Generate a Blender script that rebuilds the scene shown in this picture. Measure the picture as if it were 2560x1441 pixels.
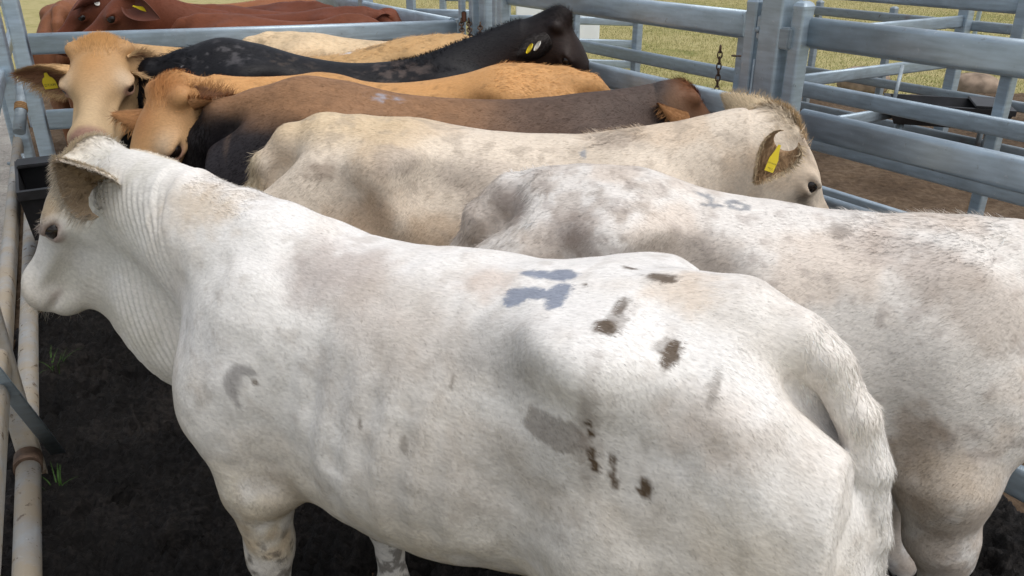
import bpy, math, random
import numpy as np
from mathutils import Vector, Matrix

for o in list(bpy.data.objects):
    bpy.data.objects.remove(o, do_unlink=True)
SC = bpy.context.scene
COL = SC.collection
R = math.radians
RNG = np.random.default_rng(7)
random.seed(7)

# ------------------------------------------------------------------ camera
PITCH = R(24.0)
CAM_Z = 2.0
cam_d = bpy.data.cameras.new('camera')
cam = bpy.data.objects.new('camera', cam_d)
COL.objects.link(cam)
cam.location = (0, 0, CAM_Z)
cam.rotation_euler = (R(90) - PITCH, 0, 0)
cam_d.sensor_width = 36.0
cam_d.lens = 2000.0 / 2560.0 * 36.0
cam_d.clip_start = 0.05
cam_d.clip_end = 3000
SC.camera = cam

# ------------------------------------------------------------------ light
SUN_EL, SUN_AZ = R(66), R(118)        # azimuth from +Y towards +X
world = bpy.data.worlds.new('World')
SC.world = world
world.use_nodes = True
wn = world.node_tree
wn.nodes.clear()
w_out = wn.nodes.new('ShaderNodeOutputWorld')
w_bg = wn.nodes.new('ShaderNodeBackground')
w_sky = wn.nodes.new('ShaderNodeTexSky')
w_sky.sky_type = 'NISHITA'
w_sky.sun_disc = False
w_sky.sun_elevation = SUN_EL
w_sky.sun_rotation = SUN_AZ
w_sky.air_density = 1.0
w_sky.dust_density = 4.0
w_sky.ozone_density = 1.0
w_bg.inputs['Strength'].default_value = 0.15
w_hsv = wn.nodes.new('ShaderNodeHueSaturation')      # high thin cloud: a paler, less blue sky
w_hsv.inputs['Saturation'].default_value = 0.36
wn.links.new(w_sky.outputs[0], w_hsv.inputs['Color'])
wn.links.new(w_hsv.outputs[0], w_bg.inputs['Color'])
wn.links.new(w_bg.outputs[0], w_out.inputs['Surface'])
sun_d = bpy.data.lights.new('sun', 'SUN')
sun_d.energy = 0.7
sun_d.angle = R(60)
sun_d.color = (1.0, 0.96, 0.90)
sun = bpy.data.objects.new('sun', sun_d)
COL.objects.link(sun)
sun.rotation_euler = (R(90) - SUN_EL, 0, -SUN_AZ + R(180) - R(0))
sun.rotation_euler = Vector((math.sin(SUN_AZ) * math.cos(SUN_EL), math.cos(SUN_AZ) * math.cos(SUN_EL), math.sin(SUN_EL))).to_track_quat('Z', 'Y').to_euler()
SC.view_settings.view_transform = 'Standard'
SC.view_settings.look = 'None'
SC.view_settings.gamma = 1.0
SC.view_settings.use_curve_mapping = False
SC.view_settings.exposure = 0.32
SC.cycles.use_denoising = True
SC.cycles.max_bounces = 6
SC.cycles.diffuse_bounces = 3
SC.cycles.glossy_bounces = 3

# ------------------------------------------------------------------ helpers
def at(px, py, d):
    """photo pixel at distance d along the view axis -> metres in the yard"""
    x = (px - 1280) / 2000.0
    u = (720 - py) / 2000.0
    c, s = math.cos(PITCH), math.sin(PITCH)
    return Vector((d * x, d * (c + u * s), CAM_Z + d * (-s + u * c)))

def tag(o, label=None, cat=None, group=None, kind=None):
    if label: o['label'] = label
    if cat: o['category'] = cat
    if group: o['group'] = group
    if kind: o['kind'] = kind
    return o

def empty(name, loc=(0, 0, 0), rz=0.0):
    o = bpy.data.objects.new(name, None)
    o.location = loc
    o.rotation_euler = (0, 0, rz)
    o.empty_display_size = 0.1
    COL.objects.link(o)
    return o

def mesh_obj(name, verts, faces, mat=None, parent=None, smooth=False):
    me = bpy.data.meshes.new(name)
    if isinstance(verts, np.ndarray):
        fast_mesh(me, verts, faces)
    else:
        me.from_pydata([tuple(v) for v in verts], [], [tuple(f) for f in faces])
    o = bpy.data.objects.new(name, me)
    COL.objects.link(o)
    if mat: me.materials.append(mat)
    if parent is not None: o.parent = parent
    if smooth:
        me.polygons.foreach_set('use_smooth', np.ones(len(me.polygons), dtype=bool))
    me.update()
    return o

def fast_mesh(me, verts, faces):
    verts = np.ascontiguousarray(verts, dtype=np.float32)
    faces = np.ascontiguousarray(faces, dtype=np.int32)
    n, k = faces.shape
    me.vertices.add(len(verts))
    me.vertices.foreach_set('co', verts.ravel())
    me.loops.add(n * k)
    me.loops.foreach_set('vertex_index', faces.ravel())
    me.polygons.add(n)
    me.polygons.foreach_set('loop_start', np.arange(0, n * k, k, dtype=np.int32))
    me.update(calc_edges=True)

def set_col(me, col, name='Col'):
    a = me.attributes.new(name, 'FLOAT_COLOR', 'POINT')
    c = np.ones((len(me.vertices), 4), dtype=np.float32)
    c[:, :3] = col
    a.data.foreach_set('color', c.ravel())

# ------------------------------------------------------------------ lattice noise
_LAT = np.random.default_rng(3).random((32, 32, 32)).astype(np.float32)
def vnoise(p, scale, off=0.0):
    q = np.asarray(p, dtype=np.float32) * scale + off + 100.0
    i = np.floor(q).astype(np.int32)
    f = q - i
    f = f * f * (3 - 2 * f)
    r = 0
    for dx in (0, 1):
        for dy in (0, 1):
            for dz in (0, 1):
                w = (f[:, 0] if dx else 1 - f[:, 0]) * (f[:, 1] if dy else 1 - f[:, 1]) * (f[:, 2] if dz else 1 - f[:, 2])
                r = r + w * _LAT[(i[:, 0] + dx) % 32, (i[:, 1] + dy) % 32, (i[:, 2] + dz) % 32]
    return r
def fbm(p, scale, octaves=4, off=0.0):
    r, a, t = 0, 1.0, 0
    for k in range(octaves):
        r = r + a * vnoise(p, scale * 2 ** k, off + 7.3 * k)
        t += a
        a *= 0.5
    return r / t
def sstep(a, b, x):
    t = np.clip((x - a) / (b - a), 0, 1)
    return t * t * (3 - 2 * t)

# ------------------------------------------------------------------ implicit bodies
def smin(a, b, k):
    h = np.maximum(k - np.abs(a - b), 0) / k
    return np.minimum(a, b) - h * h * k * 0.25
def smax(a, b, k):
    return -smin(-a, -b, k)

def d_ell(X, Y, Z, c, r):
    x, y, z = X - c[0], Y - c[1], Z - c[2]
    k0 = np.sqrt((x / r[0]) ** 2 + (y / r[1]) ** 2 + (z / r[2]) ** 2)
    k1 = np.sqrt((x / r[0] ** 2) ** 2 + (y / r[1] ** 2) ** 2 + (z / r[2] ** 2) ** 2) + 1e-6
    return k0 * (k0 - 1) / k1
def d_cone(X, Y, Z, a, b, ra, rb, ws=1.0, side=(0, 1, 0)):
    ba = [b[i] - a[i] for i in range(3)]
    L2 = sum(v * v for v in ba) + 1e-9
    px, py, pz = X - a[0], Y - a[1], Z - a[2]
    t = np.clip((px * ba[0] + py * ba[1] + pz * ba[2]) / L2, 0, 1)
    vx, vy, vz = px - ba[0] * t, py - ba[1] * t, pz - ba[2] * t
    if ws == 1.0:
        return np.sqrt(vx * vx + vy * vy + vz * vz) - (ra + (rb - ra) * t)
    vs = vx * side[0] + vy * side[1] + vz * side[2]
    q = vx * vx + vy * vy + vz * vz + vs * vs * (1 / ws ** 2 - 1)
    return (np.sqrt(np.maximum(q, 1e-9)) - (ra + (rb - ra) * t)) * (0.5 + 0.5 * ws)

class Field:
    def __init__(s, lo, hi, h):
        s.lo = np.array(lo, dtype=np.float32); s.h = h
        n = np.ceil((np.array(hi) - s.lo) / h).astype(int) + 1
        s.ax = [(s.lo[i] + h * np.arange(n[i])).astype(np.float32) for i in range(3)]
        s.D = np.full(tuple(n), 0.4, dtype=np.float32)
    def box(s, lo, hi):
        sl = []
        for i in range(3):
            a = int(np.searchsorted(s.ax[i], lo[i])); b = int(np.searchsorted(s.ax[i], hi[i]))
            if b <= a: return None
            sl.append(slice(a, b))
        sl = tuple(sl)
        X = s.ax[0][sl[0]][:, None, None]; Y = s.ax[1][sl[1]][None, :, None]; Z = s.ax[2][sl[2]][None, None, :]
        return sl, X, Y, Z
    def put(s, sl, d, k, sub):
        d = np.asarray(d, dtype=np.float32)
        s.D[sl] = smax(s.D[sl], -d, k) if sub else smin(s.D[sl], d, k)
    def ell(s, c, r, k=0.05, sub=False, ry=0.0, rz=0.0):
        m = max(r) + k + 2 * s.h if (ry or rz) else 0
        e = [m] * 3 if m else [v + k + 2 * s.h for v in r]
        b = s.box([c[i] - e[i] for i in range(3)], [c[i] + e[i] for i in range(3)])
        if b is None: return
        sl, X, Y, Z = b
        x, y, z = X - c[0], Y - c[1], Z - c[2]
        if ry:
            ca, sa = math.cos(ry), math.sin(ry); x, z = x * ca - z * sa, x * sa + z * ca
        if rz:
            ca, sa = math.cos(rz), math.sin(rz); x, y = x * ca + y * sa, -x * sa + y * ca
        s.put(sl, d_ell(x, y, z, (0, 0, 0), r), k, sub)
    def cone(s, a, b, ra, rb, k=0.05, sub=False, ws=1.0, side=(0, 1, 0)):
        m = max(ra, rb) + k + 2 * s.h
        bb = s.box([min(a[i], b[i]) - m for i in range(3)], [max(a[i], b[i]) + m for i in range(3)])
        if bb is None: return
        sl, X, Y, Z = bb
        s.put(sl, d_cone(X, Y, Z, a, b, ra, rb, ws, side), k, sub)
    def chain(s, pts, k=0.05, ws=1.0, side=(0, 1, 0)):
        for p, q in zip(pts[:-1], pts[1:]):
            s.cone(p[:3], q[:3], p[3], q[3], k, ws=ws, side=side)
    def loft(s, st, k=0.06):
        st = np.array(st, dtype=np.float64)
        b = s.box([st[0, 0] - .3, -1, 0.2], [st[-1, 0] + .3, 1, 2.0])
        sl, X, Y, Z = b
        x = np.clip(X[:, 0, 0], st[0, 0], st[-1, 0])
        over = np.abs(X - x[:, None, None])
        zt, zb, w, zw, pt = [cubic(st[:, 0], st[:, i], x)[:, None, None] for i in range(1, 6)]
        w = np.maximum(w, 0.012)
        hz = np.where(Z > zw, np.maximum(zt - zw, 0.012), np.maximum(zw - zb, 0.012))
        t = np.abs(Z - zw) / hz
        p = np.where(Z > zw, pt, 2.2)
        f = (np.abs(Y / w) ** p + t ** p) ** (1 / p)
        gx, gy, gz = np.gradient(f, s.h)
        g = np.sqrt(gx * gx + gy * gy + gz * gz) + 1e-3
        d = np.clip((f - 1) / g, -0.3, 0.3)
        d = np.where(over > 0, np.sqrt(np.maximum(d, 0) ** 2 + over ** 2), d)
        s.put(sl, d, k, False)
    def mesh(s, smooth=2):
        D = s.D; ins = D < 0
        c = np.zeros(tuple(np.array(D.shape) - 1), dtype=np.int8)
        offs = [(a, b, d) for a in (0, 1) for b in (0, 1) for d in (0, 1)]
        N = D.shape
        for a, b, d in offs:
            c += ins[a:N[0] - 1 + a, b:N[1] - 1 + b, d:N[2] - 1 + d]
        act = (c > 0) & (c < 8)
        idx = np.full(act.shape, -1, dtype=np.int32)
        ci = np.array(np.nonzero(act)).T
        idx[act] = np.arange(len(ci))
        pos = np.zeros((len(ci), 3), dtype=np.float32); cnt = np.zeros(len(ci), dtype=np.float32)
        for a in offs:
            for ax in range(3):
                if a[ax]: continue
                b = list(a); b[ax] = 1
                da = D[ci[:, 0] + a[0], ci[:, 1] + a[1], ci[:, 2] + a[2]]
                db = D[ci[:, 0] + b[0], ci[:, 1] + b[1], ci[:, 2] + b[2]]
                m = (da < 0) != (db < 0)
                t = np.where(m, da / np.where(m, da - db, 1), 0)
                q = np.array(a, dtype=np.float32)[None] + t[:, None] * (np.array(b) - np.array(a))[None]
                pos += q * m[:, None]; cnt += m
        V = (ci + pos / cnt[:, None]) * s.h + s.lo
        F = []
        for ax in range(3):
            o1, o2 = [(1, 2), (2, 0), (0, 1)][ax]
            A = [slice(None)] * 3; B = [slice(None)] * 3
            A[ax] = slice(0, -1); B[ax] = slice(1, None)
            ia, ib = ins[tuple(A)], ins[tuple(B)]
            e = np.array(np.nonzero(ia != ib)).T
            e = e[(e[:, o1] > 0) & (e[:, o2] > 0) & (e[:, o1] < N[o1] - 1) & (e[:, o2] < N[o2] - 1)]
            flip = ia[e[:, 0], e[:, 1], e[:, 2]]
            q = []
            for d1, d2 in ((0, 0), (-1, 0), (-1, -1), (0, -1)):
                f = e.copy(); f[:, o1] += d1; f[:, o2] += d2
                q.append(idx[f[:, 0], f[:, 1], f[:, 2]])
            q = np.array(q).T
            q[~flip] = q[~flip][:, ::-1]
            F.append(q)
        F = np.concatenate(F)
        for _ in range(smooth):
            V = relax(V, F, 0.5)
        return V, F

def relax(V, F, a):
    n = len(V); S = np.zeros((n, 3)); C = np.zeros(n)
    k = F.shape[1]
    for i in range(k):
        p, q = F[:, i], F[:, (i + 1) % k]
        for j in range(3):
            S[:, j] += np.bincount(p, V[q, j], n) + np.bincount(q, V[p, j], n)
        C += np.bincount(p, minlength=n) + np.bincount(q, minlength=n)
    return (V * (1 - a) + a * S / np.maximum(C, 1)[:, None]).astype(np.float32)

def normals(V, F):
    n = np.cross(V[F[:, 2]] - V[F[:, 0]], V[F[:, -1]] - V[F[:, 1]])
    N = np.zeros_like(V)
    for i in range(F.shape[1]):
        for j in range(3):
            N[:, j] += np.bincount(F[:, i], n[:, j], len(V))
    return N / (np.linalg.norm(N, axis=1, keepdims=True) + 1e-9)

def cubic(xs, ys, x):
    """monotone-ish cubic (Catmull-Rom) through the stations"""
    xs = np.asarray(xs); ys = np.asarray(ys)
    m = np.gradient(ys, xs)
    i = np.clip(np.searchsorted(xs, x) - 1, 0, len(xs) - 2)
    h = xs[i + 1] - xs[i]; t = np.clip((x - xs[i]) / h, 0, 1)
    return ((1 + 2 * t) * (1 - t) ** 2 * ys[i] + t * (1 - t) ** 2 * h * m[i] + t * t * (3 - 2 * t) * ys[i + 1] + t * t * (t - 1) * h * m[i + 1]).astype(np.float32)
# ------------------------------------------------------------------ cattle
# trunk stations: x, top, bottom, half width, height of widest point, top exponent
TRUNK = [(-0.83, 1.01, 0.93, 0.035, .97, 2.2), (-0.79, 1.105, 0.84, 0.12, .99, 2.1), (-0.71, 1.235, 0.76, 0.19, 1.02, 1.95),
         (-0.61, 1.318, 0.70, 0.228, 1.05, 1.9), (-0.52, 1.345, 0.67, 0.242, 1.06, 1.95), (-0.36, 1.362, 0.62, 0.258, 1.06, 2.1), (-0.15, 1.332, 0.565, 0.278, 0.98, 2.0),
         (0.05, 1.312, 0.545, 0.295, 0.93, 1.95), (0.25, 1.308, 0.56, 0.290, 0.93, 1.85), (0.42, 1.318, 0.58, 0.262, 0.94, 1.7),
         (0.55, 1.322, 0.60, 0.235, 0.95, 1.6), (0.68, 1.285, 0.64, 0.20, 0.95, 1.7), (0.78, 1.19, 0.71, 0.15, 0.95, 2.0),
         (0.85, 1.06, 0.84, 0.04, 0.95, 2.0)]

def head_field(hx, hy, hz, pu=0.0, bd=1.0):
    a = np.abs(hy)
    e = lambda c, r: d_ell(hx, a, hz, c, r)
    d = d_ell(hx, hy, hz, (.10, 0, -.105), (.155, .098, .105))
    d = smin(d, d_ell(hx, hy, hz, (.015 - pu * .3, 0, -.045 + pu * .4), (.07, .072 - pu * .2, .058 + pu * .6)), .05)
    d = smin(d, d_ell(hx, hy, hz, (.15, 0, -.06), (.14, .088, .052)), .05)
    d = smin(d, d_cone(hx, hy, hz, (.16, 0, -.105), (.43, 0, -.092), .088, .056, .82), .05)
    d = smin(d, e((.030, .080, -.022), (.036 * bd, .036 * bd, .028 * bd)), .03)
    d = smin(d, e((.182, .080, -.072), (.052, .034, .040)), .03)
    d = smin(d, e((.14, .044, -.195), (.13, .042, .095)), .06)
    d = smin(d, d_cone(hx, a, hz, (.13, .030, -.25), (.42, .016, -.178), .046, .038), .05)
    d = smin(d, d_ell(hx, hy, hz, (.460, 0, -.108), (.058, .074, .060)), .045)
    d = smin(d, d_ell(hx, hy, hz, (.430, 0, -.172), (.055, .054, .034)), .025)
    d = smin(d, e((.30, .058, -.103), (.10, .016, .013)), .035)
    d = smax(d, -e((.285, .098, -.145), (.07, .026, .022)), .05)
    d = smax(d, -e((.196, .118, -.076), (.026, .022, .018)), .010)
    d = smin(d, e((.188, .110, -.058), (.038, .017, .011)), .014)
    d = smin(d, e((.196, .106, -.098), (.030, .012, .007)), .014)
    d = smax(d, -e((.510, .040, -.088), (.018, .014, .019)), .012)
    d = smax(d, -e((.458, .062, -.150), (.050, .022, .006)), .014)
    return d

def head_matrix(poll, muz, up=(0, 0, 1), roll=0.0):
    f = (Vector(muz) - Vector(poll)).normalized()
    y = Vector(up).cross(f).normalized()
    z = f.cross(y)
    M = Matrix((f, y, z)).transposed()
    return M @ Matrix.Rotation(roll, 3, 'X')

def build_body(P):
    h = P.get('h', 0.012)
    hs = P.get('head_scale', 1.0)
    poll = Vector(P['poll']); M = head_matrix(P['poll'], P['muzzle'], roll=P.get('roll', 0.0))
    tip = poll + M @ Vector((.54 * hs, 0, -.1))
    tail = P.get('tail', [(-0.62, 0, 1.302, .046), (-0.735, 0, 1.285, .045), (-0.835, 0, 1.20, .042), (-0.890, 0, 1.08, .039), (-0.910, 0, .93, .035), (-0.908, 0, .75, .031), (-0.89, 0, .55, .026)])
    lo = [min(-1.02, poll.x - .2, tip.x - .15), min(-.42, poll.y - .22, tip.y - .2), 0.0]
    hi = [max(.95, poll.x + .2, tip.x + .15), max(.42, poll.y + .22, tip.y + .2), max(1.5, poll.z + .12)]
    lo[2] = P.get('zmin', 0.0)
    F = Field(lo, hi, h)
    st = [list(s) for s in TRUNK]
    for s in st:
        if s[1] - s[2] > .3:
            for a, b, dz in P.get('top', []):
                s[1] += dz * math.exp(-((s[0] - a) / b) ** 2)
            s[3] *= P.get('wide', 1.0)
            s[2] += P.get('belly', 0.0) * math.exp(-((s[0] + .0) / .5) ** 2)
    F.loft(st)
    wq = P.get('wide', 1.0)
    hq = P.get('hollow', 1.0)
    for sy in (1, -1):
        # quarters
        F.ell((-.600 + P.get('quarter', 0), sy * .135 * wq, .88), (.215, .122, .33), .12)
        F.ell((-.730 + P.get('quarter', 0), sy * .112 * wq, .845), (.150, .130, .27), .10)
        F.ell((-.42, sy * .19 * wq, .77), (.12, .075, .16), .12)
        a, hy = P.get('hind', {}).get(sy, (0, 0))
        F.chain([(-.62 + a * .3, sy * .155 + hy * .2, .78, .135), (-.67 + a * .7, sy * .165 + hy * .6, .56, .078), (-.74 + a, sy * .155 + hy, .44, .052), (-.71 + a, sy * .155 + hy, .40, .043),
                 (-.68 + a, sy * .155 + hy, .14, .034), (-.66 + a, sy * .155 + hy, .09, .043), (-.62 + a, sy * .155 + hy, .035, .052)], .035)
        # hooks, pins
        F.ell((-.37, sy * .205 * wq, 1.235), (.085, .045, .045), .13)
        F.ell((-.735, sy * .080, 1.095), (.045, .040, .050), .10)
        F.ell((-.36, sy * .215 * wq, 1.175), (.06, .035, .06), .14)
        F.ell((-.775, sy * .055, 1.195), (.06, .010, .030), .09, sub=True)
        # shoulder
        F.ell((.53, sy * .145 * wq, .95), (.14, .09, .27), .16, ry=-.22)
        F.ell((.60, sy * .165 * wq, .84), (.14, .085, .13), .12)
        fx, fy = P.get('fore', {}).get(sy, (0, 0))
        fw = P.get('forearm', 1.0)
        F.chain([(.56, sy * .165, .82, .115), (.53 + fx * .3, sy * .18 + fy * .3, .66, .092 * fw), (.545 + fx * .8, sy * .172 + fy, .43, .058 * fw), (.555 + fx, sy * .17 + fy, .37, .054),
                 (.55 + fx, sy * .165 + fy, .14, .036), (.56 + fx, sy * .165 + fy, .09, .043), (.60 + fx, sy * .165 + fy, .035, .052)], .05)
        F.ell((.445 + fx * .2, sy * .185 * wq, .68), (.05, .045, .06), .06)
        # hollows
        F.ell((-.17, sy * .345 * wq, 1.13), (.11, .085 * hq, .10), .14, sub=True)
        F.ell((-.20, sy * .325 * wq, 1.20), (.12, .080 * hq, .055), .13, sub=True)
        F.ell((-.53, sy * .345 * wq, 1.12), (.09, .085 * hq, .11), .13, sub=True)
        F.ell((.17, sy * .345 * wq, 1.13), (.06, .055 * hq, .12), .12, sub=True)
        F.ell((-.255, sy * .325 * wq, .80), (.05, .045, .17), .13, sub=True, ry=.2)
        F.ell((.31, sy * .355 * wq, .95), (.05, .06, .20), .14, sub=True, ry=-.15)
    F.ell((.665, 0, .75), (.12, .105, .14), .08)
    F.ell((-.705, 0, 1.10), (.080, .06, .16), .05)
    # neck
    A = Vector((.50, 0, 1.06)); B = poll + M @ Vector((.055 * hs, 0, -.125 * hs))
    C = Vector(P.get('neck', (A + B) / 2 + Vector((.05, 0, .02))))
    pts = []
    for i in range(8):
        t = i / 7
        p = A * (1 - t) ** 2 + C * 2 * t * (1 - t) + B * t * t
        pts.append((p.x, p.y, p.z, P.get('nr', .225) * (1 - t) + P.get('nr2', .108) * hs * t - .02 * math.sin(t * math.pi)))
    dv = (B - A); sd = Vector((-dv.y, dv.x, 0)).normalized()
    if P.get('neck_side'): sd = Vector(P['neck_side']).normalized()
    F.chain(pts, .07, ws=P.get('nw', .62), side=sd)
    tx = P.get('throat', .15)
    th = poll + M @ Vector((tx * hs, 0, (-.235 * P.get('jaw', 1.0) + (tx - .15) * .18) * hs))
    mid = (th + Vector((.74, 0, .72))) / 2 + Vector(P.get('dew', (0, 0, 0)))
    dr = P.get('dew_r', .06)
    F.chain([(th.x, th.y, th.z, .06), (mid.x, mid.y, mid.z, dr), (.72, 0, .72, .085)], .11, ws=.55, side=sd)
    if tx > .2:
        t2 = poll + M @ Vector((.17 * hs, 0, -.21 * hs))
        F.chain([(t2.x, t2.y, t2.z, .08), (mid.x * .6 + t2.x * .4, mid.y * .6 + t2.y * .4, mid.z * .6 + t2.z * .4, dr), (.68, 0, .80, .10)], .12, ws=.55, side=sd)
        F.cone(t2, th, .085, .06, .1, ws=.6, side=sd)
    for c, r, k, sub in P.get('extra', []):
        F.ell(c, r, k, sub)
    # tail
    F.cone((-.50, 0, 1.29), tail[0][:3], .05, tail[0][3], .10)
    F.cone(tail[0][:3], tail[1][:3], tail[0][3], tail[1][3], .06)
    F.chain(tail[1:], P.get('tail_k', .04))
    # head
    ext = [poll + M @ Vector((x, y, z)) * hs for x in (-.12, .60) for y in (-.2, .2) for z in (-.36, .1)]
    b = F.box([min(p[i] for p in ext) for i in range(3)], [max(p[i] for p in ext) for i in range(3)])
    sl, X, Y, Z = b
    X, Y, Z = X - poll.x, Y - poll.y, Z - poll.z
    Mi = M.transposed()
    q = [(Mi[i][0] * X + Mi[i][1] * Y + Mi[i][2] * Z) / hs for i in range(3)]
    q[2] = q[2] / np.where(q[2] < -.1, P.get('jaw', 1.0), 1.0) - np.where(q[2] < -.1, .1 - .1 / P.get('jaw', 1.0), 0)
    q[1] = q[1] / P.get('head_wide', 1.0)
    F.put(sl, head_field(*q, P.get('poll_up', 0.0), P.get('buds', 1.0)) * hs, .05, False)
    V, Fc = F.mesh(P.get('relax', 2))
    return V, Fc, poll, M, hs, tail

def ear_mesh(L=.20, W=.062, nu=14, nv=11, th=.010):
    """cupped leaf-shaped ear along +x, opening towards +z"""
    V = []
    for side in (0, 1):
        for i in range(nu):
            u = i / (nu - 1)
            w = W * (0.40 + 0.60 * math.sin(math.pi * min(1, u * .92 + .10)) ** .9) * (1 - u ** 5) ** .5 * (1 - .38 * u * u) + .002
            A = .95 + 1.35 * (1 - u) ** 2.2
            r = w / math.sin(min(A, 1.5))
            for j in range(nv):
                v = -1 + 2 * j / (nv - 1)
                a = v * A
                x = u * L
                y = r * math.sin(a)
                z = r * (1 - math.cos(a)) - .03 * u * u
                if side:
                    t = th * (1 - .8 * abs(v) ** 3) * (1 - .7 * u)
                    y -= -math.sin(a) * -t * -1 if False else -t * math.sin(a)
                    z -= t * math.cos(a)
                V.append((x, y, z))
    F = []
    n = nu * nv
    for i in range(nu - 1):
        for j in range(nv - 1):
            a = i * nv + j
            F.append((a, a + nv, a + nv + 1, a + 1))
            F.append((n + a, n + a + 1, n + a + nv + 1, n + a + nv))
    for i in range(nu - 1):
        for j, f in ((0, 1), (nv - 1, 0)):
            a = i * nv + j
            q = (a, n + a, n + a + nv, a + nv)
            F.append(q if not f else q)
    for j in range(nv - 1):
        a = (nu - 1) * nv + j
        F.append((a, n + a, n + a + 1, a + 1))
    return np.array(V, dtype=np.float32), np.array(F, dtype=np.int32)
# ------------------------------------------------------------------ materials
def new_mat(name):
    m = bpy.data.materials.new(name)
    m.use_nodes = True
    return m, m.node_tree, m.node_tree.nodes['Principled BSDF']

def hide_mat(name, rough=.62, spec=.3, sheen=0.0, bump=.25, tone=(.86, 1.08)):
    """short coat: vertex colour, fine streaks of hair laid along the body"""
    m, t, b = new_mat(name)
    at_ = t.nodes.new('ShaderNodeAttribute'); at_.attribute_name = 'Col'
    tc = t.nodes.new('ShaderNodeTexCoord')
    mp = t.nodes.new('ShaderNodeMapping'); mp.inputs['Scale'].default_value = (60, 220, 110)
    nz = t.nodes.new('ShaderNodeTexNoise'); nz.inputs['Scale'].default_value = 1.0; nz.inputs['Detail'].default_value = 3.0
    t.links.new(tc.outputs['Object'], mp.inputs[0]); t.links.new(mp.outputs[0], nz.inputs['Vector'])
    mr = t.nodes.new('ShaderNodeMapRange'); mr.inputs[1].default_value = .3; mr.inputs[2].default_value = .7
    mr.inputs[3].default_value, mr.inputs[4].default_value = tone
    t.links.new(nz.outputs[0], mr.inputs[0])
    mx = t.nodes.new('ShaderNodeVectorMath'); mx.operation = 'SCALE'
    t.links.new(at_.outputs['Color'], mx.inputs[0]); t.links.new(mr.outputs[0], mx.inputs['Scale'])
    t.links.new(mx.outputs[0], b.inputs['Base Color'])
    bp = t.nodes.new('ShaderNodeBump'); bp.inputs['Strength'].default_value = bump; bp.inputs['Distance'].default_value = .004
    t.links.new(nz.outputs[0], bp.inputs['Height']); t.links.new(bp.outputs[0], b.inputs['Normal'])
    b.inputs['Roughness'].default_value = rough
    b.inputs['Specular IOR Level'].default_value = spec
    b.inputs['Sheen Weight'].default_value = sheen
    return m

def hair_mat(name, rough=.6, spec=.25, sheen=0.0):
    m, t, b = new_mat(name)
    at_ = t.nodes.new('ShaderNodeAttribute'); at_.attribute_name = 'Col'
    t.links.new(at_.outputs['Color'], b.inputs['Base Color'])
    b.inputs['Roughness'].default_value = rough
    b.inputs['Specular IOR Level'].default_value = spec
    b.inputs['Sheen Weight'].default_value = sheen
    return m

def plain_mat(name, col, rough=.5, metal=0.0, spec=.5, nscale=0, namt=0.0):
    m, t, b = new_mat(name)
    b.inputs['Base Color'].default_value = (*col, 1)
    b.inputs['Roughness'].default_value = rough
    b.inputs['Metallic'].default_value = metal
    b.inputs['Specular IOR Level'].default_value = spec
    if nscale:
        tc = t.nodes.new('ShaderNodeTexCoord')
        nz = t.nodes.new('ShaderNodeTexNoise'); nz.inputs['Scale'].default_value = nscale; nz.inputs['Detail'].default_value = 5
        t.links.new(tc.outputs['Object'], nz.inputs['Vector'])
        cr = t.nodes.new('ShaderNodeValToRGB')
        cr.color_ramp.elements[0].position = .3; cr.color_ramp.elements[1].position = .7
        cr.color_ramp.elements[0].color = (*[c * (1 - namt) for c in col], 1)
        cr.color_ramp.elements[1].color = (*[min(1, c * (1 + namt)) for c in col], 1)
        t.links.new(nz.outputs[0], cr.inputs[0]); t.links.new(cr.outputs[0], b.inputs['Base Color'])
    return m

M_HIDE = hide_mat('short_coat')
M_HIDE_DARK = hide_mat('dark_glossy_coat', rough=.5, spec=.2, tone=(.75, 1.2))
M_HIDE_RED = hide_mat('red_coat', rough=.55, spec=.18, tone=(.82, 1.12))
M_HAIR = hair_mat('hair', .65, .10)
M_HAIR_DARK = hair_mat('dark_hair', rough=.5, spec=.14)
M_EYE = plain_mat('wet_dark_eye', (.014, .009, .007), .12, 0, .45)
M_TAG_Y = plain_mat('yellow_tag_plastic', (.72, .56, .02), .4)
M_TAG_W = plain_mat('white_tag_plastic', (.68, .66, .6), .4)
M_TAG_N = plain_mat('navy_tag_plastic', (.015, .02, .06), .35)
M_PRINT = plain_mat('tag_print', (.06, .05, .02), .6)

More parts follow.
